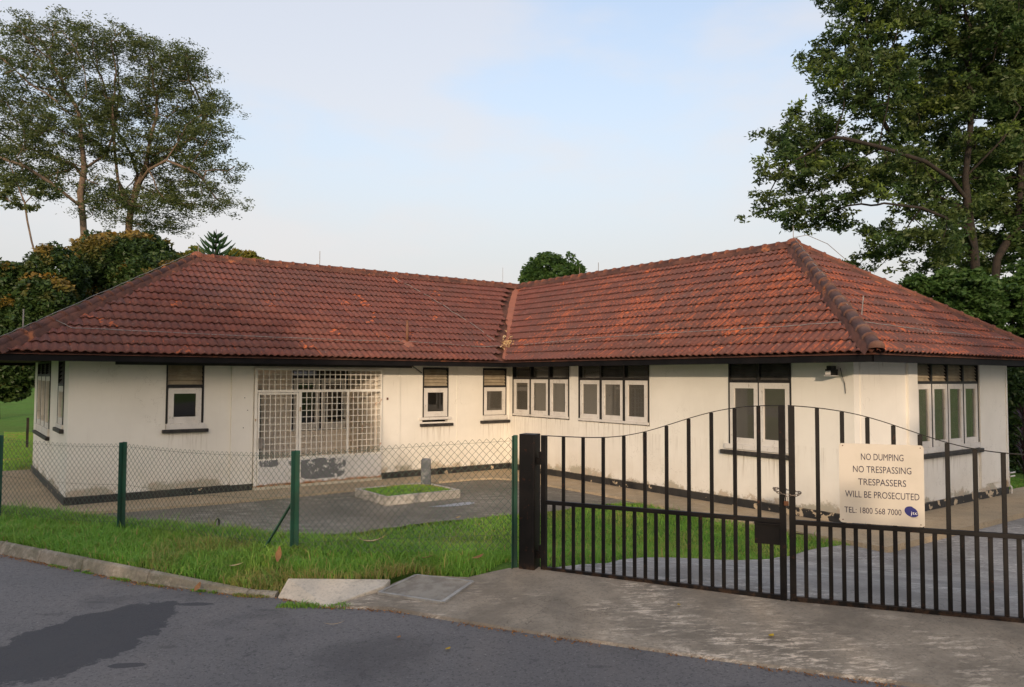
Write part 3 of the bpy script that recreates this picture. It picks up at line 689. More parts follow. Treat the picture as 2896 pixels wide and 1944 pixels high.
# interiors seen through the glass
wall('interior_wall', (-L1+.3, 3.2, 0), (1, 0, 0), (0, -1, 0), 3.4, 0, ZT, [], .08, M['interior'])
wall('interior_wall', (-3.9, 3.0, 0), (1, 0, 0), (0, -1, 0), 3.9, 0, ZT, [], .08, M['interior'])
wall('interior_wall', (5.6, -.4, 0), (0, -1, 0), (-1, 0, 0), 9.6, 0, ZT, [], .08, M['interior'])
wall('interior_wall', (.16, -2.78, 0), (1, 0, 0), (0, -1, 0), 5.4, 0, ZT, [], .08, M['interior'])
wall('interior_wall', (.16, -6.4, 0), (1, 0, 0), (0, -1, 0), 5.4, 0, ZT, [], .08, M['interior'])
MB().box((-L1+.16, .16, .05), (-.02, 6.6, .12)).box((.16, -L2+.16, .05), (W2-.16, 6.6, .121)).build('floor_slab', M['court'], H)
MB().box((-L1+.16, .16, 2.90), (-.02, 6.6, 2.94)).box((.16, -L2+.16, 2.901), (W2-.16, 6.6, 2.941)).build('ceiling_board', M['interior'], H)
# curtain behind the end window
cb = MB(); vs = []; n = 80
for k in range(n+1):
    x = 2.15+2.9*k/n; y = -L2+.35+.035*math.sin(k*1.1)+.012*math.sin(k*2.7); vs += [(x, y, 1.0), (x, y, 2.85)]
cb.add(vs, [(2*k, 2*k+2, 2*k+3, 2*k+1) for k in range(n)]); cb.build('curtain', M['curtain'], H, smooth=True)

# porch recess with grille
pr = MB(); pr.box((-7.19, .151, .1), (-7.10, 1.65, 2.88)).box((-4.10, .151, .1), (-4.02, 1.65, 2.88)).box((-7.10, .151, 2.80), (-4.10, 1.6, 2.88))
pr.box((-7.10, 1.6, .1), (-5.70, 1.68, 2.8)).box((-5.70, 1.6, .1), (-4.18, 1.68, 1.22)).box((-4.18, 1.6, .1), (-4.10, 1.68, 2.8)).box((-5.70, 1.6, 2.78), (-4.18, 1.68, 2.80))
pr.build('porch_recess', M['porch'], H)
MB().box((-7.18, .0, .02), (-4.03, 1.62, .10)).build('porch_floor', M['court'], H)
MB().box((-6.99, 1.50, .12), (-6.52, 1.595, 2.30)).build('porch_door', M['dark_door'], H)
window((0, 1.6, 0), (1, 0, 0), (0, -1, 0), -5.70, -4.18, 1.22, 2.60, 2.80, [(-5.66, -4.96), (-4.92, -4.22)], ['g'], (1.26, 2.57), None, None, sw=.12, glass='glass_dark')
MB().box((-4.75, 1.35, 1.5), (-4.35, 1.595, 1.54)).box((-4.42, 1.45, 1.54), (-4.36, 1.59, 1.95)).build('porch_shelf', M['black'], H)
MB().box((-7.20, -.14, -.05), (-4.02, -.001, .115)).build('porch_step', M['step'], H, bevel=.008)
MB().box((-7.20, -.135, .118), (-4.02, -.002, .14)).build('step_edge', M['rust'], H)
gp = MB(); gy = -.075
def gb(mb, x0, x1, z0, z1, y=gy, t=.02): return mb.box((x0, y-t, z0), (x1, y+t, z1))
gb(gp, -7.20, -7.14, .14, 2.80); gb(gp, -4.06, -4.02, .70, 2.80); gb(gp, -7.14, -4.06, 2.245, 2.305, t=.018); gb(gp, -7.14, -4.06, 2.755, 2.80, t=.018)
gb(gp, -6.165, -6.10, .14, 2.245, t=.019); gb(gp, -4.96, -4.91, .72, 2.245, t=.019); gb(gp, -6.10, -4.06, .70, .745, t=.018)
grl = gp.build('grille', M['grille'], H); grl['label'] = 'cream steel grille with rusty bars across the porch'
r_ = .0075
def vbar(x, z0, z1, y=gy): MB().box((x-r_, y-r_, z0), (x+r_, y+r_, z1)).build('grille_bar', M['grille'], grl)
def hbar(x0, x1, z, y=gy): MB().box((x0, y+r_, z-r_), (x1, y+r_*2.6, z+r_)).build('grille_bar', M['grille'], grl)
nb = 22
for k in range(1, nb+1):
    x = -7.14+(3.08)*k/(nb+1)
    vbar(x, 2.305, 2.755)
for z in (2.425, 2.545, 2.66): hbar(-7.14, -4.06, z)
for k in range(1, 9):
    x = -6.10+1.14*k/9; vbar(x, .745, 2.245)
for k in range(1, 7):
    x = -4.91+.85*k/7; vbar(x, .745, 2.245)
zs = [.745+.150*k for k in range(0, 11)]
for z in zs[1:10]: hbar(-6.10, -4.96, z+.02); hbar(-4.91, -4.06, z+.02)
MB().box((-6.10, gy-.012, .14), (-4.02, gy+.012, .70)).build('sheet_panel', M['panel'], grl)
# hinged grille door
dr = MB(); gb(dr, -7.128, -7.085, .15, 2.235, gy-.004); gb(dr, -6.225, -6.18, .15, 2.235, gy-.004); gb(dr, -7.085, -6.225, 2.195, 2.235, gy-.004, .018); gb(dr, -7.085, -6.225, .70, .735, gy-.004, .018)
door = dr.build('grille_door', M['grille'], H)
for k in range(1, 7):
    x = -7.085+.86*k/7; MB().box((x-r_, gy-r_, .735), (x+r_, gy+r_, 2.195)).build('grille_bar', M['grille'], door)
for z in zs[1:10]: MB().box((-7.085, gy+r_, z+.02-r_), (-6.225, gy+r_*2.6, z+.02+r_)).build('grille_bar', M['grille'], door)
MB().box((-7.085, gy-.014, .15), (-6.225, gy+.010, .70)).build('sheet_panel', M['panel'], door)
hb = MB(); hb.box((-7.10, gy-.06, .98), (-7.06, gy-.025, 1.22)).box((-7.06, gy-.09, 1.02), (-7.035, gy-.06, 1.20)); hb.build('door_handle', M['wire'], door)
MB().box((-7.185, gy-.035, 1.60), (-7.165, gy-.018, 1.65)).box((-6.15, gy-.035, 1.80), (-6.12, gy-.018, 1.9)).build('hinge_plate', M['rust'], grl)

# awning beam on the west wing front
MB().box((-10.115, -.53, 2.835), (-3.416, -.47, 2.915)).build('awning_beam', M['black'], H)
bb = MB(); bb.bar((-3.42, -.50, 2.90), (-2.84, -.01, 2.72), .022, .022)
for x in (-9.6, -7.45, -5.6, -3.9): bb.bar((x, -.48, 2.88), (x, -.0, 2.93), .03, .04)
bb.build('awning_bracket', M['black'], H)

# wall lamp near the east corner
wl = MB(); wl.box((-.30, -9.97, 2.66), (-.08, -9.85, 2.78)).box((-.27, -9.96, 2.78), (-.12, -9.86, 2.84)).box((-.10, -9.93, 2.74), (-.0, -9.89, 2.78))
wlo = wl.build('wall_lamp', M['black'], H, bevel=.008)
MB().box((-.305, -9.99, 2.655), (-.075, -9.83, 2.668)).box((-.31, -9.96, 2.68), (-.301, -9.86, 2.75)).build('lamp_glass', M['sash'], wlo)
MB().tube([(-.02, -9.98, 2.80), (-.05, -10.03, 2.66), (-.02, -10.06, 2.52), (-.015, -10.07, 2.35)], .006, 5).build('lamp_cable', M['black'], wlo)

# ------------------------------------------------------------------ roof
ZE, ZR = 3.05, 5.705
RL = Vector((-7.574, 3.58, ZR)); RJ = Vector((3.0, 3.58, ZR)); RR = Vector((3.0, -7.11, ZR))
C1 = Vector((-12.14, -.952, ZE)); CV = Vector((-.866, -.952, ZE)); C2 = Vector((-.866, -11.06, ZE)); C3 = Vector((6.866, -11.06, ZE))
C4 = Vector((6.866, 8.11, ZE)); C5 = Vector((-12.14, 8.11, ZE)); RB = Vector((3.0, 3.58, ZR))
dk = Vector((0, 0, .045))
deck = MB()
def face(*p): deck.add([q-dk for q in p], [tuple(range(len(p)))])
face(C1, CV, RJ, RL); face(CV, C2, RR, RJ); face(C2, C3, RR); face(C3, C4, RJ, RR); face(C4, C5, RL, RJ); face(C5, C1, RL)
roof = deck.build('roof', M['mortar'], H, origin=(-3, 0, 3.05))
# tile prototype: two rolls
TW, TE = .31, .362
def tile_mesh():
    me = bpy.data.meshes.new('roof_tile'); v = []; f = []; n = 12
    for k in range(n+1):
        x = TW*k/n; h = .0165*(1-math.cos(2*PI*(x/(TW/2))))+.0
        v += [(x, 0, .040+h), (x, TE+.03, h+.002), (x, 0, .023+h), ]
    for k in range(n):
        a = 3*k; b = 3*k+3; f += [(a, b, b+1, a+1), (a+2, b+2, b, a)]
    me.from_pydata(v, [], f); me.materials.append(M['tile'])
    for i, p in enumerate(me.polygons): p.use_smooth = (i % 2 == 0)
    return me
TM = tile_mesh(); TV_ = [tuple(v.co) for v in TM.vertices]; TF = [tuple(p.vertices) for p in TM.polygons]
tiles = []; stuffv = []; stufff = []
def slope(O, U, Vd, poly, vgap=()):
    """poly in (u,v) with v up the slope; whole tiles become records, cut ones go to the joined mesh"""
    O = Vector(O); U = Vector(U).normalized(); Vd = Vector(Vd).normalized(); Nn = U.cross(Vd).normalized()
    if Nn.z < 0: Nn = -Nn
    umin = min(p[0] for p in poly); umax = max(p[0] for p in poly); vmax = max(p[1] for p in poly)
    rows = int(vmax/TE)+1
    nu = int((umax-umin)/TW)+2
    flip = U.cross(Vd).z < 0
    for r in range(rows):
        for c in range(nu):
            u = umin-.05+c*TW; v = r*TE-.03
            cs = [(u+.02, v+.03), (u+TW-.02, v+.03), (u+.02, v+TE-.01), (u+TW-.02, v+TE-.01)]
            ins = [bool(inside(np.array(a), np.array(b), poly)) for a, b in cs]
            if not any(ins): continue
            Mx = Matrix.Identity(4)
            jz = R.uniform(-.003, .004); ju = R.uniform(-.004, .004)
            p = O+U*(u+ju)+Vd*v+Nn*jz
            rot = R.uniform(-.010, .010)*(4 if R.random() < .03 else 1)
            Uc = (U+Vd*rot).normalized(); Vc = (Vd-U*rot).normalized()
            for i in range(3): Mx[i][0], Mx[i][1], Mx[i][2], Mx[i][3] = Uc[i], Vc[i], Nn[i], p[i]
            if all(ins):
                d = (p-CAM); a = abs(Nn.dot(d.normalized()))/d.length_squared
                vis = Nn.dot(CAM-p) > 0
                tiles.append((a if vis else a*.01, Mx))
            else:
                bm = bmesh.new(); vv = [bm.verts.new(Mx @ Vector(q)) for q in TV_]
                for fc in TF: bm.faces.new([vv[i] for i in fc])
                for i in range(len(poly)):
                    a, b = poly[i], poly[(i+1) % len(poly)]
                    if abs(a[1]) < .2 and abs(b[1]) < .2: continue
                    A = O+U*a[0]+Vd*a[1]; B = O+U*b[0]+Vd*b[1]; e = (B-A).normalized(); out = e.cross(Nn)
                    mid = O+U*sum(q[0] for q in poly)/len(poly)+Vd*sum(q[1] for q in poly)/len(poly)
                    if out.dot(mid-A) > 0: out = -out
                    bmesh.ops.bisect_plane(bm, geom=bm.verts[:]+bm.edges[:]+bm.faces[:], plane_co=A, plane_no=out, clear_outer=True)
                b0 = len(stuffv); bm.verts.index_update(); stuffv.extend([tuple(q.co) for q in bm.verts]); stufff.extend([tuple(b0+q.index for q in fc.verts) for fc in bm.faces]); bm.free()
def uvof(O, U, Vd, P): d = Vector(P)-Vector(O); U = Vector(U).normalized(); Vd = Vector(Vd).normalized(); return (d.dot(U), d.dot(Vd))
V1 = Vector((0, 3.58+.952, ZR-ZE)); V2 = Vector((3.866, 0, ZR-ZE)); V3 = Vector((0, 3.95, ZR-ZE)); V4 = Vector((4.566, 0, ZR-ZE))
U1 = Vector((1, 0, 0)); U2 = Vector((0, -1, 0)); U3 = Vector((1, 0, 0)); U4 = Vector((0, -1, 0))
g1 = [uvof(C1, U1, V1, p) for p in (C1, CV-Vector((.07, 0, 0)), CV.lerp(RJ, .38)-Vector((.08, 0, 0)), CV.lerp(RJ, .45)-Vector((.19, 0, 0)), CV.lerp(RJ, .9)-Vector((.17, 0, 0)), RJ-Vector((.12, 0, 0)), RL)]
slope(C1, U1, V1, g1)
g2 = [uvof(CV, U2, V2, p) for p in (CV-Vector((0, .06, 0)), C2, RR, RJ-Vector((0, .10, 0)))]
slope(CV, U2, V2, g2)
g3 = [uvof(C2, U3, V3, p) for p in (C2, C3, RR)]; slope(C2, U3, V3, g3)
g4 = [uvof(C5, U4, V4, p) for p in (C5, C1, RL)]; slope(C5, U4, V4, g4)
U5 = Vector((0, 1, 0)); V5 = Vector((-3.866, 0, ZR-ZE)); U6 = Vector((-1, 0, 0)); V6 = Vector((0, -4.53, ZR-ZE))
slope(C3, U5, V5, [uvof(C3, U5, V5, p) for p in (C3, C4, RJ, RR)])
slope(C4, U6, V6, [uvof(C4, U6, V6, p) for p in (C4, C5, RL, RJ)])
tiles.sort(key=lambda t: -t[0])
for a, Mx in tiles[:300]:
    o = link(bpy.data.objects.new('roof_tile', TM)); o.parent = roof
    Mx = Mx.copy(); Mx.translation -= org(roof); o.matrix_local = Mx
for a, Mx in tiles[300:]:
    b0 = len(stuffv); stuffv.extend([tuple(Mx @ Vector(q)) for q in TV_]); stufff.extend([tuple(b0+i for i in f) for f in TF])
mb = MB(); mb.v = stuffv; mb.f = stufff
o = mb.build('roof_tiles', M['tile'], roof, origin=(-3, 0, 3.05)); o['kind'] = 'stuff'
# valley mortar
vd = (RJ-CV); vb = MB(); side = Vector((1, -1, 0)).normalized()
vs = []; n = 26; rr = random.Random(4)
for k in range(n+1):
    p = CV.lerp(RJ, k/n)+Vector((0, 0, .035)); w = .06+.09*sm((k/n-.35)/.1)*sm((.98-k/n)/.1)
    w1 = w+rr.uniform(-.02, .03); w2 = .09+rr.uniform(-.02, .02)
    vs += [p-side*w1+Vector((0, 0, .035)), p, p+side*w2+Vector((0, 0, .03))]
vb.add(vs, [f for k in range(n) for f in ((3*k, 3*k+1, 3*k+4, 3*k+3), (3*k+1, 3*k+2, 3*k+5, 3*k+4))])
vb.build('valley_strip', M['valley'], roof, smooth=True)
# debris in the valley
db = MB(); 
for k in range(70):
    f = abs(R.gauss(.0, .10))+.09; p = CV.lerp(RJ, min(f, .5))+Vector((R.gauss(0, .09), R.gauss(0, .07), .12+R.uniform(0, .05)))
    a = Vector((R.uniform(-1, 1), R.uniform(-1, 1), R.uniform(-.4, .6))).normalized(); b = a.cross(Vector((R.uniform(-1, 1), R.uniform(-1, 1), R.uniform(-1, 1)))).normalized()
    s_ = R.uniform(.02, .06); db.add([p, p+a*s_*2, p+b*s_], [(0, 1, 2)])
tag(db.build('leaf_litter', M['straw']), 'dry leaf litter caught low in the roof valley', 'leaf litter', kind='stuff')

# ridge and hip tiles
def ridge_mesh(mat):
    me = bpy.data.meshes.new('ridge_tile'); v = []; f = []; n = 7; L = .40
    st_ = [(0, .128), (.05, .128), (.055, .108), (L, .100)]
    for y, r in st_:
        for k in range(n+1):
            t = -.15+(PI+.3)*k/n; v.append((r*math.cos(t), y, r*math.sin(t)*.85))
    for j in range(len(st_)-1):
        for k in range(n):
            a = j*(n+1)+k; f.append((a, a+1, a+n+2, a+n+1))
    v.append((0, 0, 0)); c = len(v)-1
    for k in range(n): f.append((c, k+1, k))
    me.from_pydata(v, [], f); me.materials.append(mat)
    for p in me.polygons: p.use_smooth = True
    return me
RM = ridge_mesh(M['ridge']); RMg = ridge_mesh(M['ridge_grey']); RMd = ridge_mesh(M['mortar'])
def ridge_run(A, B, me, z=.05, upto=1.0, bed=True):
    d = (B-A); L = d.length; d.normalize(); n = int(L/.375)
    x = d.cross(Vector((0, 0, 1))).normalized(); zz = x.cross(d)
    if bed:
        mb = MB(); vs = []; m_ = int(L/.12); q = random.Random(int(L*100))
        for k in range(m_+1):
            p = A+d*(L*k/m_); w = .185+q.uniform(-.025, .03); h = -.012
            vs += [p-x*w+zz*(h-.05+.0), p-x*(w*.75)+zz*.035, p+zz*.12, p+x*(w*.75)+zz*.035, p+x*w+zz*(h-.05)]
        mb.add(vs, [(5*k+j, 5*k+j+1, 5*k+j+6, 5*k+j+5) for k in range(m_) for j in range(4)])
        mb.build('ridge_bedding', M['mortar'], roof, smooth=True)
    for k in range(n+1):
        p = A+d*(k*L/(n+1)); o = link(bpy.data.objects.new('ridge_tile', me)); o.parent = roof
        Mx = Matrix.Identity(4); j = R.uniform(-.012, .012); e = (d+x*j+zz*R.uniform(-.01, .02)).normalized(); xx = e.cross(zz).normalized(); z2 = xx.cross(e)
        q = p+zz*z-org(roof)
        for i in range(3): Mx[i][0], Mx[i][1], Mx[i][2], Mx[i][3] = xx[i], e[i], z2[i], q[i]
        o.matrix_local = Mx
ridge_run(RL, RJ, RM); ridge_run(RR, RJ, RM)
ridge_run(C1-Vector((.05, .05, 0)), RL, RMd); ridge_run(C2+Vector((-.06, -.06, 0)), RR, RMg, z=.07); ridge_run(C3, RR, RM); ridge_run(C5, RL, RMd)
for p in (RR, RL):   # domed caps where hips meet
    mb = MB(); vs = []; n = 10
    for j in range(5):
        a = j/4*PI/2
        for k in range(n): vs.append(p+Vector((.19*math.cos(a)*math.cos(2*PI*k/n), .19*math.cos(a)*math.sin(2*PI*k/n), .02+.17*math.sin(a))))
    mb.add(vs, [(j*n+k, j*n+(k+1) % n, (j+1)*n+(k+1) % n, (j+1)*n+k) for j in range(4) for k in range(n)]); mb.build('ridge_cap', M['ridge'], roof, smooth=True)

# fascia, soffit
ft = MB(); zf0, zf1 = 2.885, 3.035; t = .03
q = [(-12.10, -.92), (-.836, -.92), (-.836, -11.03), (6.84, -11.03), (6.84, 8.08), (-12.10, 8.08)]
for i in range(6):
    a, b = q[i], q[(i+1) % 6]
    ax = Vector((b[0]-a[0], b[1]-a[1], 0)); L = ax.length; ax.normalize(); ny = Vector((ax.y, -ax.x, 0))
    mb = MB(); mb.obox(((a[0]+b[0])/2-ny.x*t/2, (a[1]+b[1])/2-ny.y*t/2, (zf0+zf1)/2), ax, ny, Vector((0, 0, 1)), L/2-(.0 if i != 0 else 0)-.0, t/2, (zf1-zf0)/2)
    mb.build('fascia', M['fascia'], H)
sf = MB()
def sbox(a, b): sf.box((a[0], a[1], 2.962), (b[0], b[1], 2.985))
sbox((-12.07, -.89), (-.866, 0)); sbox((-.806, -11.0), (0, -.0)); sbox((0, -11.0), (6.8, -L2)); sbox((-12.07, 0), (-L1, 8.05))
sf.build('soffit', M['soffit'], H)

# lightning strip and rods
def onroof(P, k=.06): return Vector(P)+Vector((0, 0, k))
def s1(x, f): return Vector((x, -.952+4.532*f, ZE+(ZR-ZE)*f))
def s2(y, f): return Vector((-.866+3.866*f, y, ZE+(ZR-ZE)*f))
def s3(x, f): return Vector((x, -11.06+3.95*f, ZE+(ZR-ZE)*f))
def wig(pts, a=.03, seed=1, m=8):
    q = random.Random(seed); out = []
    for i in range(len(pts)-1):
        for k in range(m):
            p = pts[i].lerp(pts[i+1], k/m); out.append(p+Vector((q.uniform(-a, a)*.5, q.uniform(-a, a)*.5, .065+q.uniform(-.004, .008))))
    out.append(pts[-1]+Vector((0, 0, .065))); return out
k_ = Vector((0, 0, .10))
strips = [wig([C1.lerp(RL, f)+Vector((-.04, .06, .12)) for f in (.02, .2, .5, .8, .97)], .03, 1),
          wig([C1.lerp(RL, .20)+Vector((0, 0, .10)), s1(-10.85, .165)], .02, 9, 6),
          wig([s1(-10.9, .165), s1(-8, .15), s1(-5, .14), s1(-3.3, .15), s1(-1.2, .12), s1(-.5, .135)], .03, 2),
          wig([s1(-1.9, .97), s1(-1.3, .72), s1(-.8, .42), s1(-.55, .2)], .06, 3),
          wig([s2(-1.1, .14), s2(-3, .17), s2(-6, .18), s2(-9, .18), s2(-10.2, .19)], .03, 4),
          wig([C2.lerp(RR, f)+Vector((.03, .0, .13)) for f in (.22, .4, .6, .8, 1.0)], .035, 5),
          wig([s3(.1, .19), s3(2.5, .16), s3(5.6, .15), s3(6.2, .14)], .03, 6),
          [RR+Vector((.0, 0, .2)), RR+Vector((.25, -.2, .26)), RR+Vector((.6, -.5, .05)), RR+Vector((.9, -.8, -.35))]]
for s_ in strips: MB().tube(s_, .0075, 4).build('lightning_strip', M['wire'], roof)
def rod(p, h, r=.009, lean=(0, 0)):
    p = Vector(p); MB().tube([p, p+Vector((lean[0], lean[1], h))], r, 5).build('lightning_rod', M['wire'], roof)
rod(RL.lerp(RJ, .32)+Vector((0, 0, .12)), .42); rod(RR+Vector((0, 0, .18)), .30); rod(RR.lerp(RJ, .62)+Vector((0, 0, .1)), .30); rod(RR.lerp(RJ, .70)+Vector((0, 0, .1)), .24)
rod(RL.lerp(RJ, .94)+Vector((0, 0, .1)), .55, .006); rod(C1.lerp(RL, .10)+Vector((.0, .1, .1)), .45, .014); rod(s3(.55, .25), .42, .011, (.12, .02))
rod(RL+Vector((.02, 0, .1)), .28, .01)
vp_ = s1(-3.45, .14); vm = MB().tube([vp_, vp_+Vector((0, 0, .62))], .035, 10, cap=True); vm.build('vent_pipe', M['pipe'], roof, smooth=True)
mb = MB(); vs = []
for k in range(10): a = 2*PI*k/10; vs.append(vp_+Vector((.2*math.cos(a), .2*math.sin(a)*.86, .2*math.sin(a)*.5+.03)))
vs.append(vp_+Vector((0, 0, .12))); mb.add(vs, [(k, (k+1) % 10, 10) for k in range(10)]); mb.build('pipe_flashing', M['valley'], roof, smooth=True)

# ------------------------------------------------------------------ fence
def v3(p, z): return Vector((p[0], p[1], z))
FP = [((-8.345, -11.40), .70, 2.045), ((-9.835, -9.532), .70, 1.827), ((-11.066, -7.073), .72, 1.805), ((-12.235, -5.40), .74, 1.83), ((-13.6, -3.2), .74, 1.83), ((-15.0, -.9), .74, 1.83)]
fe = empty('chain_link_fence', (-10.5, -8.2, .72)); tag(fe, 'green chain-link fence with green steel posts across the grass verge', 'fence')
def axes(a, b):
    d = Vector((b[0]-a[0], b[1]-a[1], 0)).normalized(); return d, Vector((d.y, -d.x, 0))
for i, (p, z0, z1) in enumerate(FP):
    j = min(i, len(FP)-2); d, nn = axes(FP[j][0], FP[j+1][0]); w = .033 if i else .022
    mb = MB(); c = v3(p, 0)
    # steel angle section
    mb.obox(c+nn*.0+Vector((0, 0, (z0-.1+z1)/2)), d, nn, Vector((0, 0, 1)), w, .004, (z1-z0+.1)/2)
    mb.obox(c+d*(w-.004)-nn*.032+Vector((0, 0, (z0-.1+z1-.004)/2)), d, nn, Vector((0, 0, 1)), .004, .028, (z1-.004-z0+.1)/2)
    mb.build('fence_post', M['green_post'], fe, bevel=.002)
br = FP[1][0]; d, nn = axes(FP[1][0], FP[2][0])
MB().bar(Vector((br[0], br[1], 1.32))+d*.03, Vector((-10.06, -9.18, .66))+d*.04-nn*.03, .045, .012).build('fence_brace', M['green_post'], fe)
PW, PH = .0725, .078
for i in range(len(FP)-1):
    (a, _, za), (b, _, zb) = FP[i], FP[i+1]; d, nn = axes(a, b); L = (Vector(b)-Vector(a)).length
    if i == 0: za -= .0
    zt_ = lambda u: (za-.02)*(1-u/L)+(zb-.02)*u/L-.035*math.sin(PI*u/L)*(1 if i else -.2)
    zb0 = lambda u: gz(a[0]+d.x*u, a[1]+d.y*u)+.0
    nrow = int(1.16/PH)*2
    mb = MB(); cols = int(L/PW)
    pw = L/cols
    for c in range(-nrow, cols+1):
        for sgn in (1, -1):
            # a wire runs diagonally; start at the top peaks
            u0 = c*pw if sgn == 1 else (c+nrow)*pw-nrow*pw+nrow*pw/1
            pts = []
            for k in range(nrow+1):
                u = (c*pw+k*pw/2) if sgn == 1 else ((c+nrow)*pw-k*pw/2)
                if u < -1e-6 or u > L+1e-6: 
                    if pts: break
                    continue
                z = zt_(u)-k*PH/2
                if z < zb0(u)-.02: break
                off = .0022*sgn*(1 if k % 2 else -1)
                pts.append(Vector((a[0], a[1], 0))+d*u+nn*(off+.006)+Vector((R.uniform(-.001, .001), 0, z+R.uniform(-.002, .002))))
            if len(pts) > 1: mb.tube(pts, .0023, 3)
    mb.build('wire_mesh', M['green_wire'], fe)
    tw = MB()
    for dz in (-.035, -.5, -.95):
        tw.tube([Vector((a[0]+d.x*u, a[1]+d.y*u, zt_(u)+dz))+nn*.0 for u in np.linspace(0, L, 12)], .0017, 3)
    tw.build('line_wire', M['green_wire'], fe)

# ------------------------------------------------------------------ gate
GA = Vector((-8.23, -11.511, 0)); GM = Vector((-7.129, -13.611, 0)); GB = Vector((-6.201, -15.022, 0))
Zv = Vector((0, 0, 1))
dl = (GM-GA).normalized(); nl = Vector((dl.y, -dl.x, 0)); drr = (GB-GM).normalized(); nr_ = Vector((drr.y, -drr.x, 0))
if nl.dot(CAM-GA) < 0: nl = -nl
if nr_.dot(CAM-GM) < 0: nr_ = -nr_
gpost = MB(); c = GA-dl*.02
post = MB().obox(c+Zv*1.36, dl, nl, Zv, .082, .075, .70).build('gate_post', M['gate'], bevel=.006); tag(post, 'thick square black gate post beside the green fence end', 'gate post')
mb = MB()
for z in (1.80, .90): mb.obox(GA+dl*.075+Zv*z, dl, nl, Zv, .03, .02, .035).obox(GA+dl*.095+Zv*(z+.03), dl, nl, Zv, .014, .014, .06)
mb.build('gate_hinge', M['gate'], post)
pe = GM+drr*2.45
post2 = MB().obox(pe+Zv*1.36, drr, nr_, Zv, .082, .075, .70).build('gate_post', M['gate'], bevel=.006); tag(post2, 'thick square black gate post at the right end of the gate', 'gate post')
def leaf(name, A, d, nn, u0, u1, stiles, longs, shorts, tops, label):
    root = empty(name, A+d*u0+Zv*.75); tag(root, label, 'gate', 'leaves of the double gate')
    P = lambda u, z, o=0: A+d*u+nn*o+Zv*z
    def ztop(u):
        for (a, za), (b, zb) in zip(tops, tops[1:]):
            if u <= b: return za+(zb-za)*(u-a)/(b-a)
        return tops[-1][1]
    for u, w in stiles: MB().obox(P(u, (.745+ztop(u))/2), d, nn, Zv, w, .025, (ztop(u)-.745)/2).build('gate_stile', M['gate'], root, bevel=.003)
    w = .0165
    for u in longs: MB().obox(P(u, (.79+ztop(u))/2), d, nn, Zv, w, .008, (ztop(u)-.79)/2).build('gate_bar', M['gate'], root, bevel=.002)
    for u in shorts: MB().obox(P(u, (.79+1.39)/2), d, nn, Zv, w, .008, (1.39-.79)/2).build('gate_bar', M['gate'], root, bevel=.002)
    ua, ub = u0+.03, u1-.03
    MB().obox(P((ua+ub)/2, 1.405, .002), d, nn, Zv, (ub-ua)/2, .02, .019).build('gate_rail', M['gate'], root, bevel=.003)
    MB().obox(P((ua+ub)/2, .768, .002), d, nn, Zv, (ub-ua)/2, .02, .021).build('gate_rail', M['gate'], root, bevel=.003)
    tr = MB(); us = np.linspace(u0, u1, 40)
    # smooth arched flat strip on the bar tops
    vs = []
    for u in us:
        z = np.interp(u, [t_[0] for t_ in TS], [t_[1] for t_ in TS])
        for o_, z_ in ((-.014, .0), (.014, .0), (.014, .007), (-.014, .007)): vs.append(P(u, z+z_, o_))
    tr.add(vs, [(4*k+j, 4*k+(j+1) % 4, 4*k+4+(j+1) % 4, 4*k+4+j) for k in range(len(us)-1) for j in range(4)])
    tr.build('arched_top_strip', M['gate'], root)
    return root
def smooth_tops(t):
    u = np.linspace(t[0][0], t[-1][0], 60); xs = np.array([a for a, b in t]); ys = np.array([b for a, b in t])
    z = np.interp(u, xs, ys)
    for _ in range(12): z[1:-1] = (z[:-2]+2*z[1:-1]+z[2:])/4
    return list(zip(u.tolist(), z.tolist()))
TS = smooth_tops([(.10, 2.043), (.335, 2.041), (.539, 2.040), (.74, 2.045), (.943, 2.068), (1.141, 2.113), (1.341, 2.179), (1.541, 2.250), (1.746, 2.313), (1.941, 2.354), (2.14, 2.374), (2.37, 2.380)])
tl = TS
longs = [.335+.2005*k for k in range(10)]
left = leaf('gate_leaf', GA, dl, nl, .105, 2.355, [(.133, .026), (2.330, .026)], longs, [.237+.2*k for k in range(11)], tl, 'left leaf of the black steel gate, with the black latch box')
lb = MB(); lb.obox(GA+dl*2.205+nl*.005+Zv*1.295, dl, nl, Zv, .105, .014, .09); lbo = lb.build('latch_box', M['gate'], left, bevel=.004)
MB().obox(GA+dl*2.205+nl*.012+Zv*1.38, dl, nl, Zv, .105, .03, .006).build('latch_flange', M['gate'], lbo)
TS = smooth_tops([(.005, 2.380), (.046, 2.378), (.238, 2.366), (.439, 2.339), (.625, 2.299), (.817, 2.234), (1.004, 2.166), (1.196, 2.100), (1.389, 2.056), (1.577, 2.034), (1.75, 2.028), (2.37, 2.04)])
right = leaf('gate_leaf', GM, drr, nr_, .008, 2.36, [(.035, .026), (2.335, .026)], [.238+.1915*k for k in range(11)], [.138+.1915*k for k in range(12)], TS, 'right leaf of the black steel gate, with the cream sign hung on it')
rl = MB(); 
rl.tube([GM+drr*.06+Zv*1.31, GM+drr*.09+nr_*.02+Zv*1.315, GM+drr*.12+Zv*1.31, GM+drr*.09-nr_*.02+Zv*1.305, GM+drr*.06+Zv*1.31], .004, 5).build('latch_ring', M['gate'], right)
MB().tube([GM+drr*.04+Zv*.80, GM+drr*.04+Zv*.70], .009, 6).build('drop_bolt', M['gate'], right)

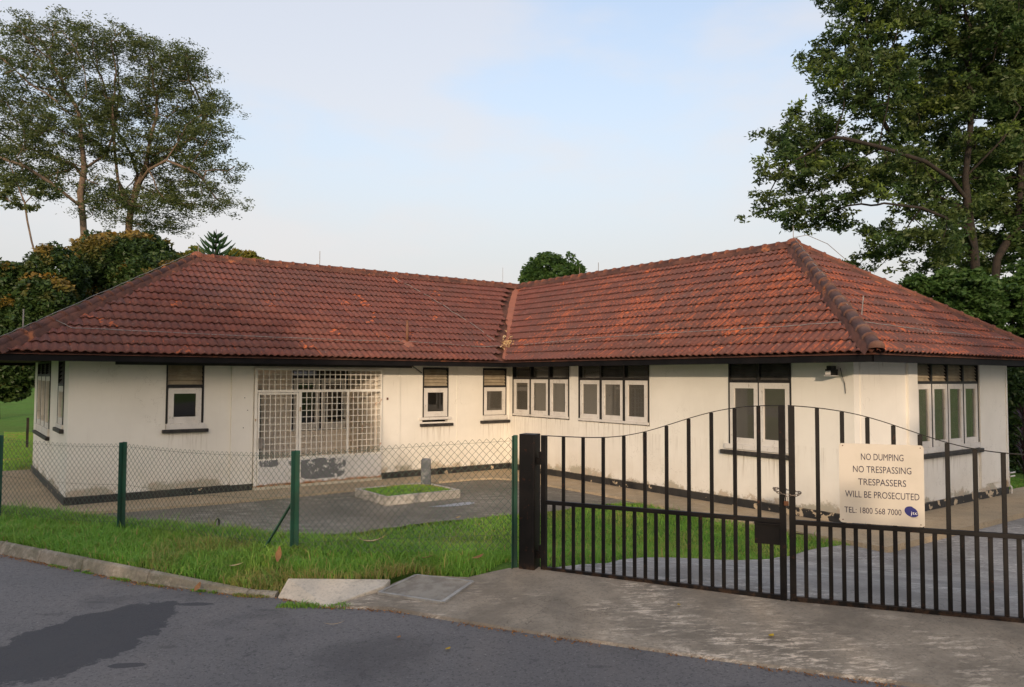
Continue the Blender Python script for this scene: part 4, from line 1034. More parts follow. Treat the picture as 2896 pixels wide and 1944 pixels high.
# chain and padlock
cc = GM-dl*.015; ax = (dl+drr).normalized(); an = Vector((ax.y, -ax.x, 0)); an = an if an.dot(CAM-GM) > 0 else -an
chn = empty('chain', cc+Zv*1.62); tag(chn, 'rusty steel chain looped round the two meeting gate stiles', 'chain')
def link_mesh():
    me = bpy.data.meshes.new('chain_link'); mb = MB(); pts = []
    for k in range(13):
        t = 2*PI*k/12; pts.append(Vector((.014*math.cos(t)+(.008 if math.cos(t) > 0 else -.008), .0085*math.sin(t), 0)))
    mb.tube(pts, .0032, 5); me.from_pydata(mb.v, [], mb.f); me.materials.append(M['chain'])
    for p in me.polygons: p.use_smooth = True
    return me
LM = link_mesh(); NL = 17
for k in range(NL):
    t = 2*PI*k/NL; q = cc+ax*(.105*math.cos(t)+.01)+an*(.045*math.sin(t))+Zv*(1.665-.03*max(0, math.sin(t))-.012*math.cos(t))
    tg = (-ax*math.sin(t)*.105+an*math.cos(t)*.045+Zv*(-.03*math.cos(t) if math.sin(t) > 0 else 0)).normalized()
    o = link(bpy.data.objects.new('chain_link', LM)); o.parent = chn
    yv = tg.cross(Zv).normalized() if k % 2 else Zv; zz = tg.cross(yv).normalized(); yv = zz.cross(tg)
    Mx = Matrix.Identity(4); q = q-org(chn)
    for i in range(3): Mx[i][0], Mx[i][1], Mx[i][2], Mx[i][3] = tg[i], yv[i], zz[i], q[i]
    o.matrix_local = Mx
pc = cc+an*.05+ax*.005
pl = MB().obox(pc+Zv*1.565, ax, an, Zv, .019, .008, .019).build('padlock', M['rustlock'], bevel=.003); tag(pl, 'small rusty brown padlock hanging from the gate chain', 'padlock')
MB().tube([pc+ax*(.012*math.cos(t))+Zv*(1.60+.022*math.sin(t)) if 0 <= t <= PI else pc for t in np.linspace(0, PI, 8)], .003, 5).tube([pc+ax*.012+Zv*1.582, pc+ax*.012+Zv*1.602], .003, 5).tube([pc-ax*.012+Zv*1.582, pc-ax*.012+Zv*1.602], .003, 5).build('shackle', M['chain'], pl)

# ------------------------------------------------------------------ sign
SO = GM+nr_*.030
def sgn(u, z, o=0): return SO+drr*u+nr_*o+Zv*z
sb = MB(); n = 5; out = []
u0, u1, z0, z1, rc = .402, 1.024, 1.434, 2.081, .022
for cx, cz, a0 in ((u1-rc, z1-rc, 0), (u0+rc, z1-rc, 90), (u0+rc, z0+rc, 180), (u1-rc, z0+rc, 270)):
    for k in range(n+1): a = math.radians(a0+90*k/n); out.append((cx+rc*math.cos(a), cz+rc*math.sin(a)))
N_ = len(out)
sb.add([sgn(a, b, 0) for a, b in out]+[sgn(a, b, -.003) for a, b in out], [tuple(range(N_)), tuple(range(2*N_-1, N_-1, -1))]+[(i, N_+i, N_+(i+1) % N_, (i+1) % N_) for i in range(N_)])
sign = sb.build('warning_sign', M['sign']); tag(sign, 'cream no dumping, no trespassing warning board on the right gate leaf', 'sign')
SR = Matrix.Identity(3)
# text plane: x along drr, y up, z towards the road
txm = Matrix((drr, Zv, nr_)).transposed()
if drr.cross(Zv).dot(nr_) < 0: raise RuntimeError('sign faces away')
def text(s, ul, ur, zc_, h, bold=.0, mat='ink', name='lettering', off=.0012):
    cu = bpy.data.curves.new(name, 'FONT'); cu.body = s; cu.size = 1; cu.align_x = 'CENTER'; cu.offset = bold; cu.resolution_u = 3
    o = bpy.data.objects.new('tmp', cu); link(o); dg = bpy.context.evaluated_depsgraph_get(); me = bpy.data.meshes.new_from_object(o.evaluated_get(dg))
    bpy.data.objects.remove(o); bpy.data.curves.remove(cu)
    c = np.array([v.co for v in me.vertices]); lo, hi = c.min(0), c.max(0)
    kx = (ur-ul)/(hi[0]-lo[0]); ky = h/(.73)
    for v in me.vertices:
        x = (v.co.x-lo[0])*kx-(ur-ul)/2; y = v.co.y*ky-h/2; w = txm @ Vector((x, y, 0)); v.co = w
    me.materials.append(M[mat]); ob = link(bpy.data.objects.new(name, me)); wl_ = sgn((ul+ur)/2, zc_, off)
    ob.parent = sign; ob.location = wl_-org(sign); ob['label'] = 'printed words ' + s; return ob
text('NO DUMPING', .567, .879, 1.978, .056)
text('NO TRESPASSING', .506, .934, 1.876, .056)
text('TRESPASSERS', .543, .895, 1.774, .056)
text('WILL BE PROSECUTED', .444, .988, 1.672, .056)
text('TEL: 1800 568 7000', .437, .857, 1.542, .050)
em = MB(); pts = []
for k in range(28):
    a = 2*PI*k/28; r = 1+.10*math.cos(a+.9); x = .052*r*math.cos(a); y = .040*r*math.sin(a)
    if x > 0 and y < 0: x *= 1.06; y *= 1.0
    if x > 0 and y > 0: y *= .86; x *= .9
    pts.append(sgn(.928+x*math.cos(.45)+y*math.sin(.45), 1.556-x*math.sin(.45)+y*math.cos(.45), .0012))
em.add(pts, [tuple(range(28))]); em.build('emblem', M['navy'], sign)
text('jtc', .924, .972, 1.543, .026, .0, 'white', 'emblem_letters', .0022)
MB().add([sgn(.924, 1.506, .0012), sgn(.972, 1.506, .0012), sgn(.972, 1.504, .0012), sgn(.924, 1.504, .0012)], [(0, 1, 2, 3)]).build('emblem_line', M['ink'], sign)
for u, z in ((.43, 2.062), (1.0, 2.060), (.425, 1.458), (.995, 1.452)):
    MB().add([sgn(u+.005*math.cos(a), z+.005*math.sin(a), .002) for a in np.linspace(0, 2*PI, 9)[:-1]], [tuple(range(8))]).build('screw', M['rustlock'], sign)

# ------------------------------------------------------------------ court furniture
pk = empty('planter_kerb', (-4.75, -2.7, 0)); tag(pk, 'low square concrete kerb round a small grass bed in the court', 'planter')
px0, px1, py0, py1, hh, tk = -5.60, -3.82, -3.42, -1.95, .19, .07
for a, b in (((px0, py0, -.05), (px1, py0+tk, hh)), ((px0, py1-tk, -.05), (px1, py1, hh-.003)), ((px0, py0+tk, -.05), (px0+tk, py1-tk, hh-.002)), ((px1-tk, py0+tk, -.05), (px1, py1-tk, hh-.004))):
    MB().box(a, b).build('kerb_side', M['kerbgrey'], pk, bevel=.008)
sb_ = MB(); vs = []; n = 10
for i in range(n+1):
    for j in range(n+1):
        x = px0+tk+(px1-px0-2*tk)*i/n; y = py0+tk+(py1-py0-2*tk)*j/n
        vs.append((x, y, .14+.09*math.sin(PI*i/n)*math.sin(PI*j/n)))
sb_.add(vs, [(i*(n+1)+j, (i+1)*(n+1)+j, (i+1)*(n+1)+j+1, i*(n+1)+j+1) for i in range(n) for j in range(n)]); sb_.build('soil_bed', M['soil'], pk, smooth=True)
bo = MB(); c0 = Vector((-3.98, -2.22, .10)); bo.tube([c0, c0+Zv*.62, c0+Zv*.655], [.118, .112, .09], 16, cap=True)
b_ = bo.build('concrete_bollard', M['bollard'], smooth=False, bevel=.006); tag(b_, 'short mottled grey concrete post in the corner of the grass bed', 'concrete post')
hk = MB(); p = Vector((-9.0, -3.75, gz(-9.0, -3.75)+.0))
hk.tube([p+rt*-.045, p+rt*-.04+Zv*.10, p+rt*-.01+Zv*.165, p+rt*.02+Zv*.15, p+rt*.03+Zv*.08, p+rt*.02-Zv*.005], [.010, .012, .014, .018, .018, .010], 7, cap=True)
tag(hk.build('bent_strip', M['black'], smooth=True), 'small black bent strip standing up on the paved court', 'scrap')

# ------------------------------------------------------------------ vegetation
def quads_mesh(name, C, A, B, mat, tint=None, parent=None, origin=(0, 0, 0), tri=False):
    """leaves: centre C, half-length A, half-width B (n,3 arrays); pointed quads"""
    n = len(C); O_ = np.array(origin)
    P = np.stack([C-A, C+B*.9-A*.05, C+A, C-B*.9-A*.05], 1)-O_
    me = bpy.data.meshes.new(name); me.vertices.add(4*n); me.vertices.foreach_set('co', P.reshape(-1).astype(np.float32))
    me.loops.add(4*n); me.loops.foreach_set('vertex_index', np.arange(4*n, dtype=np.int32))
    me.polygons.add(n); me.polygons.foreach_set('loop_start', np.arange(0, 4*n, 4, dtype=np.int32))
    me.materials.append(mat); me.update(calc_edges=True)
    if tint is not None:
        at = me.attributes.new('tint', 'FLOAT', 'FACE'); at.data.foreach_set('value', tint.astype(np.float32))
    o = link(bpy.data.objects.new(name, me)); ORG[o] = Vector(origin)
    if parent: o.parent = parent; o.location = Vector(origin)-org(parent)
    else: o.location = origin
    return o
def rdir(n): v = rng.normal(size=(n, 3)); return v/np.linalg.norm(v, axis=1)[:, None]
def leafvecs(n, L, W, droop=.0, flat=.5):
    a = rdir(n); a[:, 2] = a[:, 2]*flat-droop; a /= np.linalg.norm(a, axis=1)[:, None]
    b = np.cross(a, rdir(n)); b /= np.linalg.norm(b, axis=1)[:, None]
    s = rng.uniform(.7, 1.25, n)[:, None]
    return a*L*s/2, b*W*s/2

def grow(trunk, ells, N, step=.55, kill=.8, infl=4.0, iters=110, seed=1):
    """space colonisation: trunk = list of polylines, ells = (cx,cy,cz,rx,ry,rz) local"""
    g = np.random.default_rng(seed); vol = np.array([e[3]*e[4]*e[5] for e in ells])**(2/3); vol /= vol.sum()
    at = []
    for e, w in zip(ells, vol):
        k = int(N*w)+1; p = g.normal(size=(k, 3)); p /= np.linalg.norm(p, axis=1)[:, None]; r = g.uniform(.25, 1, (k, 1))**.45
        at.append(np.array(e[:3])+p*r*np.array(e[3:6]))
    at = np.concatenate(at)
    nodes = []; par = []
    for pl in trunk:
        prev = -1
        for i, p in enumerate(pl):
            p = np.array(p, float)
            if i == 0 and nodes:
                dd = [np.linalg.norm(np.array(q)-p) for q in nodes]; prev = int(np.argmin(dd)); 
                if dd[prev] < .05: continue
            nodes.append(p); par.append(prev); prev = len(nodes)-1
    nodes = np.array(nodes); par = list(par); alive = np.ones(len(at), bool)
    near = np.full(len(at), -1); nd = np.full(len(at), 1e9)
    def upd(i0):
        nonlocal near, nd
        new = nodes[i0:]; d = np.linalg.norm(at[:, None, :]-new[None], axis=2); j = d.argmin(1); dm = d[np.arange(len(at)), j]
        b = dm < nd; near = np.where(b, j+i0, near); nd = np.where(b, dm, nd)
    upd(0)
    for it in range(iters):
        k = alive & (nd < infl)
        if not k.any():
            infl *= 1.4
            if infl > 30: break
            continue
        idx = near[k]; vec = at[k]-nodes[idx]; vec /= np.linalg.norm(vec, axis=1)[:, None]+1e-9
        acc = np.zeros((len(nodes), 3)); np.add.at(acc, idx, vec); u = np.unique(idx)
        dv = acc[u]; dv /= np.linalg.norm(dv, axis=1)[:, None]+1e-9; dv += g.normal(size=dv.shape)*.13; dv /= np.linalg.norm(dv, axis=1)[:, None]
        i0 = len(nodes); nodes = np.vstack([nodes, nodes[u]+dv*step]); par += u.tolist(); upd(i0)
        alive &= nd > kill
        if alive.sum() < 3: break
    n = len(nodes); kids = [[] for _ in range(n)]
    for i, p in enumerate(par):
        if p >= 0: kids[p].append(i)
    return nodes, par, kids
def limbs(nodes, par, kids, rtip=.022, power=2.3, maxr=.4):
    n = len(nodes); r = np.zeros(n)
    for i in range(n-1, -1, -1):
        r[i] = rtip if not kids[i] else sum(r[k]**power for k in kids[i])**(1/power)
    return np.minimum(r, maxr)
def tree(name, base, label, group, trunk, ells, N, leaf, nleaf, L, W, mat, bark='bark', step=.55, kill=.8, spread=.5, seed=1, maxr=.35, droop=0., flat=.5, tips=1.6, tintf=None, cat='tree', rtip=.02, infl=4.0):
    base = Vector(base); root = empty(name, base); tag(root, label, cat, group)
    nodes, par, kids = grow(trunk, ells, N, step, kill, seed=seed, infl=infl); r = limbs(nodes, par, kids, rtip, maxr=maxr)
    B = np.array(base); c_, s_ = rt.x, rt.y      # local x to the right of the view, y away
    def w(p): p = np.atleast_2d(p); return np.stack([B[0]+p[:, 0]*rt.x+p[:, 1]*(-rt.y), B[1]+p[:, 0]*rt.y+p[:, 1]*rt.x, B[2]+p[:, 2]], 1)
    W_ = w(nodes); mb = MB()
    for i in range(len(nodes)):
        if par[i] < 0 or len(kids[par[i]]) > 1 and kids[par[i]][0] != i or par[i] >= 0 and kids[par[i]][0] == i and (par[par[i]] < 0):
            if par[i] < 0: continue
            ch = [par[i], i]
            while kids[ch[-1]]: ch.append(kids[ch[-1]][0])
            rr_ = [float(min(r[ch[0]], r[ch[1]]*1.25))]+[float(r[k]) for k in ch[1:]]
            mb.tube([Vector(W_[k]) for k in ch], rr_, 7 if rr_[0] > .09 else (5 if rr_[0] > .04 else 3))
    mb.build('trunk', M[bark], root, smooth=True)
    ti = np.array([i for i in range(len(nodes)) if r[i] < rtip*tips])
    g = np.random.default_rng(seed+5); pick = ti[g.integers(0, len(ti), nleaf)]
    # small twig clumps: leaves gather around a few points near each tip
    ncl = 5; off = g.normal(size=(len(nodes), ncl, 3))*spread*.75; off[:, :, 2] *= .55
    cl_ = g.integers(0, ncl, nleaf); C = W_[pick]+off[pick, cl_]+g.normal(size=(nleaf, 3))*spread*np.array([.30, .30, .18])
    a, b = leafvecs(nleaf, L, W, droop, flat)
    tint = None
    if tintf: tint = tintf(C-B, pick, g)
    quads_mesh('crown', C, a, b, M[mat], tint, root, tuple(base))
    return root
def near_i(d): return d.argmax(1)
def bush(name, base, label, ells, n, L, W, mat, cat='shrub', group=None, tint=None, seed=1, stem=True, shell=.25, bark='bark_dark', droop=0, flat=.6, lump=.6, nlump=60):
    base = Vector(base); root = empty(name, base); tag(root, label, cat, group)
    g = np.random.default_rng(seed); B = np.array(base)
    wts = np.array([(e[3]*e[4]*e[5])**(2/3) for e in ells]); wts /= wts.sum(); Cs = []; Ts = []
    for e, w in zip(ells, wts):
        k = int(n*w); d = g.normal(size=(k, 3)); d /= np.linalg.norm(d, axis=1)[:, None]
        # lumpy surface built from many small rounded sprays
        nl = int(nlump); ld = g.normal(size=(nl, 3)); ld /= np.linalg.norm(ld, axis=1)[:, None]
        dot = d@ld.T; near = dot.max(1); h = sm((near-.86)/.14)
        lr = g.uniform(.78, 1.18, nl)[near_i(dot)]
        r = (1-lump*(1-h)*.55)*lr*(1-np.abs(g.normal(size=k))*shell*.5)
        p = d*r[:, None]*np.array(e[3:6])+np.array(e[:3]); Cs.append(p); hh_ = dot.argmax(1)
        tn = g.uniform(0, 1, nl)[hh_]; Ts.append(np.clip((p[:, 2]-e[2])/e[5], 0, 1)*(tn > .45)*h*(r > .85)*g.uniform(.5, 1, k))
    p = np.concatenate(Cs); T_ = np.concatenate(Ts)
    C = np.stack([B[0]+p[:, 0]*rt.x-p[:, 1]*rt.y, B[1]+p[:, 0]*rt.y+p[:, 1]*rt.x, B[2]+p[:, 2]], 1)
    a, b = leafvecs(len(C), L, W, droop, flat)
    quads_mesh('crown', C, a, b, M[mat], T_ if tint else None, root, tuple(base))
    if stem:
        mb = MB()
        for e in ells[:2]:
            t_ = Vector((e[0]*rt.x-e[1]*rt.y, e[0]*rt.y+e[1]*rt.x, e[2])); m0 = Vector((t_.x*.3, t_.y*.3, t_.z*.4))
            mb.tube([base+Vector((0, 0, -.1)), base+m0, base+t_], [.08, .06, .02], 6)
        mb.build('trunk', M[bark], root, smooth=True)
    return root
def at(lat, dep, z=None):      # metres to the right of / away from the viewpoint along the ground
    x = -12.894+lat*rt.x+dep*(-rt.y); y = -17.440+lat*rt.y+dep*rt.x
    return (x, y, gz(x, y)-.05 if z is None else z)
PXL = lambda px, dep: (px-1168)/1746*dep
PZ = lambda px, py, dep: 2.61+(861+.004*(px-1168)-py)/1746*dep
def E(px, py, rx, ry, px0, dep, b, dy=0, ry_=None):
    k = dep/1746; return (PXL(px, dep)-PXL(px0, dep), dy, PZ(px, py, dep)-b[2], rx*k, (ry_ or (rx+ry)/2)*k, ry*k)

# tall feathery trees, left
D = 36
b = at(PXL(183, D), D)
TA = lambda px, py, dy=0: (PXL(px, D)-PXL(183, D), dy, PZ(px, py, D)-b[2])
tr = [[TA(188, 900), TA(188, 700), TA(185, 560), TA(180, 500), TA(172, 440), TA(180, 380), TA(172, 320), TA(165, 260)],
      [TA(176, 470), TA(140, 430, -1), TA(90, 395, -1.5), TA(30, 375, -2)], [TA(178, 400), TA(130, 360, 1), TA(80, 340, 1)], [TA(180, 380), TA(205, 330, 1), TA(225, 260, 1)]]
el = [E(90, 80, 120, 60, 183, D, b), E(150, 70, 70, 50, 183, D, b, 1), E(40, 170, 130, 70, 183, D, b, -1), E(150, 190, 90, 90, 183, D, b, 1), E(50, 270, 150, 60, 183, D, b), E(160, 290, 90, 60, 183, D, b, -1), E(40, 350, 130, 45, 183, D, b, 1), E(130, 400, 110, 40, 183, D, b), E(30, 420, 80, 30, 183, D, b, -1), E(190, 470, 50, 30, 183, D, b)]
tree('feathery_tree', b, 'tall feathery tree at the far left with one straight trunk', 'tall feathery trees behind the bungalow', tr, el, 1900, None, 54000, .15, .055, 'leaf_feather', seed=3, spread=.52, maxr=.33, step=.5, kill=.72)
b = at(PXL(290, D+2), D+2); D2 = D+2
TB = lambda px, py, dy=0: (PXL(px, D2)-PXL(290, D2), dy, PZ(px, py, D2)-b[2])
tr = [[TB(290, 900), TB(288, 700), TB(286, 560), TB(286, 505), TB(290, 470)], [TB(290, 470), TB(282, 420, -1), TB(272, 350, -1), TB(268, 280, -1)], [TB(290, 470), TB(305, 420), TB(322, 370), TB(330, 310), TB(345, 250)],
      [TB(292, 450), TB(280, 380, 1), TB(262, 330, 1), TB(245, 280)], [TB(318, 380), TB(360, 330, 1), TB(410, 290, 1), TB(440, 240, 1)], [TB(305, 420), TB(350, 395, -1), TB(400, 380, -1.5), TB(450, 400, -1.5)]]
el = [E(270, 95, 80, 50, 290, D2, b), E(340, 120, 85, 50, 290, D2, b, 1), E(420, 150, 70, 35, 290, D2, b, -1), E(370, 220, 120, 55, 290, D2, b, 1), E(270, 220, 80, 70, 290, D2, b), E(440, 230, 70, 50, 290, D2, b), E(460, 310, 80, 40, 290, D2, b, -1),
      E(370, 320, 100, 50, 290, D2, b, 1), E(280, 330, 80, 60, 290, D2, b, -1), E(490, 385, 60, 35, 290, D2, b), E(400, 410, 90, 40, 290, D2, b, 1), E(320, 470, 90, 35, 290, D2, b, -1), E(400, 480, 60, 25, 290, D2, b), E(230, 440, 60, 50, 290, D2, b, 1), E(450, 460, 80, 30, 290, D2, b), E(500, 440, 50, 22, 290, D2, b), E(340, 505, 70, 22, 290, D2, b, 1)]
tree('feathery_tree', b, 'tall feathery tree whose trunk forks just above the rounded bushes, spreading right over the roof', 'tall feathery trees behind the bungalow', tr, el, 2600, None, 72000, .15, .055, 'leaf_feather', seed=8, spread=.52, maxr=.36, step=.5, kill=.72)
D3 = 33; b = at(PXL(66, D3), D3)
TC = lambda px, py, dy=0: (PXL(px, D3)-PXL(66, D3), dy, PZ(px, py, D3)-b[2])
tree('slender_tree', b, 'thin leaning bare-stemmed tree at the left edge of the photo', None, [[TC(110, 900), TC(80, 600), TC(64, 550), TC(52, 500), TC(45, 460), TC(20, 400), TC(0, 350)], [TC(48, 475), TC(10, 455), TC(-20, 440)], [TC(45, 460), TC(68, 435), TC(80, 410)]],
     [E(0, 340, 30, 40, 66, D3, b), E(-30, 430, 40, 20, 66, D3, b), E(85, 430, 25, 22, 66, D3, b)], 90, None, 2200, .20, .08, 'leaf_feather', seed=5, spread=.35, maxr=.13)

# rounded bush-like trees with orange flush
D4 = 27
def Bb(px, dep): return at(PXL(px, dep), dep)
b = Bb(300, D4); bush('rounded_tree', b, 'dense rounded dark green tree with orange new leaves, highest of three beside the hip', [E(285, 620, 125, 95, 300, D4, b), E(195, 600, 60, 75, 300, D4, b, .5), E(350, 660, 90, 70, 300, D4, b, -.5), E(250, 740, 130, 90, 300, D4, b), E(215, 560, 60, 45, 300, D4, b, 1), E(310, 560, 60, 40, 300, D4, b, .6)], 60000, .17, .085, 'leaf_bush', 'tree', 'rounded trees left of the bungalow', True, 21, shell=.45)
D5 = 24
b = Bb(165, D5); bush('rounded_tree', b, 'broad rounded tree turning orange on top, at the left edge beside the eave', [E(100, 620, 70, 75, 165, D5, b, .5), E(10, 660, 80, 75, 165, D5, b), E(120, 700, 80, 70, 165, D5, b, -.5), E(30, 750, 110, 80, 165, D5, b), E(-60, 700, 90, 90, 165, D5, b), E(20, 840, 90, 60, 165, D5, b), E(-10, 885, 80, 34, 165, D5, b), E(60, 850, 60, 40, 165, D5, b)], 60000, .16, .08, 'leaf_bush', 'tree', 'rounded trees left of the bungalow', True, 22, shell=.45)
D6 = 31
b = Bb(420, D6); bush('rounded_tree', b, 'lowest rounded tree, small and green, sinking behind the left end of the ridge', [E(400, 640, 50, 60, 420, D6, b), E(370, 615, 45, 50, 420, D6, b)], 12000, .17, .085, 'leaf_bush', 'tree', 'rounded trees left of the bungalow', True, 23, shell=.45)
D7 = 30
b = Bb(440, D7); bush('yellow_shrub', b, 'yellow-green leafy treetop left of the small conifer', [E(438, 600, 26, 38, 440, D7, b), E(420, 620, 30, 40, 440, D7, b)], 6000, .16, .08, 'leaf_yellow', 'tree', 'yellow-green treetops over the ridge', seed=24)
b = Bb(570, D7); bush('yellow_shrub', b, 'yellow-green leafy treetop with orange tips right of the small conifer', [E(530, 604, 32, 34, 570, D7, b), E(565, 608, 34, 34, 570, D7, b), E(600, 616, 22, 28, 570, D7, b), E(572, 586, 10, 14, 570, D7, b)], 7000, .16, .08, 'leaf_yellow', 'tree', 'yellow-green treetops over the ridge', seed=25)
b = Bb(690, 32); bush('treetop', b, 'tiny green treetops just peeping over the middle of the left ridge', [E(615, 612, 14, 16, 690, 32, b), E(690, 624, 24, 14, 690, 32, b)], 2500, .16, .08, 'leaf_mid', 'tree', None, seed=26)
D8 = 46
b = Bb(1262, D8); bush('round_tree', b, 'distant dome-shaped green tree behind the meeting of the two ridges', [E(1262, 642, 76, 64, 1262, D8, b), E(1225, 655, 38, 45, 1262, D8, b), E(1305, 650, 36, 45, 1262, D8, b), E(1262, 700, 70, 60, 1262, D8, b)], 26000, .26, .13, 'leaf_mid', 'tree', None, seed=27, shell=.35, nlump=140, lump=.5)
# small conifer
D9 = 25; b = Bb(487, D9); con = empty('conifer', b); tag(con, 'small dark green tiered conifer standing up behind the left ridge', 'tree')
zt9 = PZ(487, 520, D9); k9 = D9/1746
MB().tube([Vector(b), Vector((b[0], b[1], zt9-.5)), Vector((b[0], b[1], zt9))], [.08, .03, .006], 6).build('trunk', M['bark_dark'], con)
for tier in range(9):
    z = zt9-.28-tier*.17-.01*tier*tier; rad = .26+.125*tier; nb_ = 6
    for q in range(nb_):
        a = 2*PI*q/nb_+tier*.5; pts = [Vector((b[0], b[1], z))]; 
        for s_ in range(1, 6): f = s_/5; pts.append(Vector((b[0]+math.cos(a)*rad*f, b[1]+math.sin(a)*rad*f, z+rad*(.55*f*f+.12*f))))
        mb = MB().tube(pts, [.03, .045, .05, .045, .03, .008], 6)
        mb.build('branch', M['leaf_pine'], con, smooth=True)

# big tree right
DR = 27; b = at(PXL(2225, DR), DR)
TR_ = lambda px, py, dy=0: (PXL(px, DR)-PXL(2225, DR), dy, PZ(px, py, DR)-b[2])
tr = [[TR_(2235, 950), TR_(2232, 750), TR_(2232, 640), TR_(2226, 560), TR_(2216, 480), TR_(2212, 400), TR_(2222, 320), TR_(2230, 240), TR_(2225, 160)],
      [TR_(2226, 570), TR_(2170, 530, -1), TR_(2110, 515, -1.5), TR_(2040, 500, -2), TR_(1960, 490, -2)], [TR_(2216, 480), TR_(2180, 430, 1), TR_(2140, 360, 1), TR_(2080, 290, 1), TR_(2030, 200, 1)],
      [TR_(2214, 450), TR_(2140, 420, -1), TR_(2050, 400, -2), TR_(1960, 370, -2), TR_(1880, 350, -2)], [TR_(2215, 400), TR_(2260, 330, -1), TR_(2300, 260, -1)]]
el = [E(2060, 70, 150, 70, 2225, DR, b, 0), E(1950, 100, 90, 60, 2225, DR, b, 1), E(2200, 60, 130, 90, 2225, DR, b, -1), E(1960, 200, 110, 70, 2225, DR, b, -1), E(2090, 210, 110, 80, 2225, DR, b, 1), E(2230, 210, 110, 90, 2225, DR, b, 0),
      E(1840, 300, 90, 55, 2225, DR, b, 0), E(1940, 320, 110, 60, 2225, DR, b, 1), E(1790, 390, 70, 50, 2225, DR, b, -1), E(1890, 420, 110, 55, 2225, DR, b, 0), E(2010, 400, 90, 60, 2225, DR, b, -1), E(1780, 490, 60, 30, 2225, DR, b, 0), E(1900, 500, 90, 30, 2225, DR, b, 1),
      E(2120, 370, 90, 80, 2225, DR, b, 1), E(2060, 560, 110, 45, 2225, DR, b, -1), E(1980, 610, 60, 30, 2225, DR, b, 0), E(2140, 490, 80, 50, 2225, DR, b, 0), E(2290, 350, 70, 100, 2225, DR, b, 1), E(2100, -60, 220, 90, 2225, DR, b, 0), E(2280, -20, 150, 120, 2225, DR, b, 0), E(2150, 620, 70, 40, 2225, DR, b, 0)]
def tr_tint(P, pick, g): return (g.uniform(0, 1, 20000)[pick % 20000] > .92)*g.uniform(.2, .9, len(P))
tree('broadleaf_tree', b, 'huge dark broad-leaved tree at the upper right, its crown overhanging the right roof', 'large trees at the right', tr, el, 3000, None, 96000, .185, .08, 'leaf_big', 'bark_dark', seed=12, spread=.40, maxr=.26, step=.42, kill=.6, rtip=.015, droop=.35, flat=.6, tintf=tr_tint, infl=3.5)
DS = 29; b = at(PXL(2400, DS), DS)
TS_ = lambda px, py, dy=0: (PXL(px, DS)-PXL(2400, DS), dy, PZ(px, py, DS)-b[2])
tr = [[TS_(2290, 950), TS_(2275, 640), TS_(2280, 590), TS_(2310, 540), TS_(2350, 500), TS_(2400, 430), TS_(2420, 330)], [TS_(2330, 520), TS_(2340, 400), TS_(2340, 280)]]
el = [E(2330, 420, 90, 110, 2400, DS, b, 1), E(2350, 250, 100, 120, 2400, DS, b, 0), E(2300, 120, 100, 110, 2400, DS, b, 1), E(2420, 100, 130, 160, 2400, DS, b, 0), E(2420, 350, 110, 160, 2400, DS, b, 1), E(2310, 560, 80, 70, 2400, DS, b, 2), E(2420, 560, 120, 90, 2400, DS, b, 1), E(2230, 330, 70, 90, 2400, DS, b, 2), E(2200, 170, 80, 90, 2400, DS, b, 2)]
tree('broadleaf_tree', b, 'dark dense tree behind the huge tree, filling the right edge of the photo', 'large trees at the right', tr, el, 1500, None, 80000, .21, .095, 'leaf_big', 'bark_dark', seed=15, spread=.5, maxr=.30, step=.5, kill=.75, droop=.3, infl=4)
# undergrowth to the right
DG = 24; b = at(PXL(2200, DG), DG)
TG = lambda px, py, dy=0: (PXL(px, DG)-PXL(2200, DG), dy, PZ(px, py, DG)-b[2])
for (x0, ls, sd) in ((2150, 'loose bright green bush rising over the falling right roof hip', 41), (2290, 'loose bright green bush below the trunk of the huge tree at the right edge', 42)):
    b = at(PXL(x0, DG+(sd-41)), DG+(sd-41)); k = DG/1746
    tree('leafy_shrub', b, ls, 'green bushes behind the right roof hip', [[(0, 0, 0), (.1, 0, 1.2), (.3, 0, 2.4)], [(0, 0, .8), (-.8, .2, 2.2)], [(0, 0, .8), (.9, -.2, 2.3)]],
         [E(x, y, rx, ry, x0, DG+(sd-41), b, dy) for x, y, rx, ry, dy in (((2090, 655, 40, 22, 0), (2140, 670, 60, 40, .4), (2190, 665, 55, 50, -.4), (2210, 730, 70, 50, 0), (2130, 720, 60, 40, .6)) if sd == 41 else ((2250, 680, 55, 50, .4), (2310, 690, 60, 60, -.3), (2360, 660, 60, 80, .5), (2290, 750, 70, 50, 0), (2370, 770, 60, 60, .4), (2330, 820, 70, 50, 0)))],
         650, None, 26000, .17, .085, 'leaf_mid', 'bark_dark', seed=sd, spread=.30, maxr=.09, step=.3, kill=.4, rtip=.01, droop=.15, infl=2.5, cat='shrub')
b = Bb(2340, 21.5); bush('dark_shrub', b, 'dark leafy shrub filling the gap right of the bungalow', [E(2330, 900, 60, 90, 2340, 21.5, b), E(2370, 980, 80, 110, 2340, 21.5, b, .5), E(2300, 1010, 40, 90, 2340, 21.5, b, 1), E(2410, 860, 80, 100, 2340, 21.5, b, .5)], 26000, .13, .065, 'leaf_bush', seed=32, shell=.4, lump=.6)
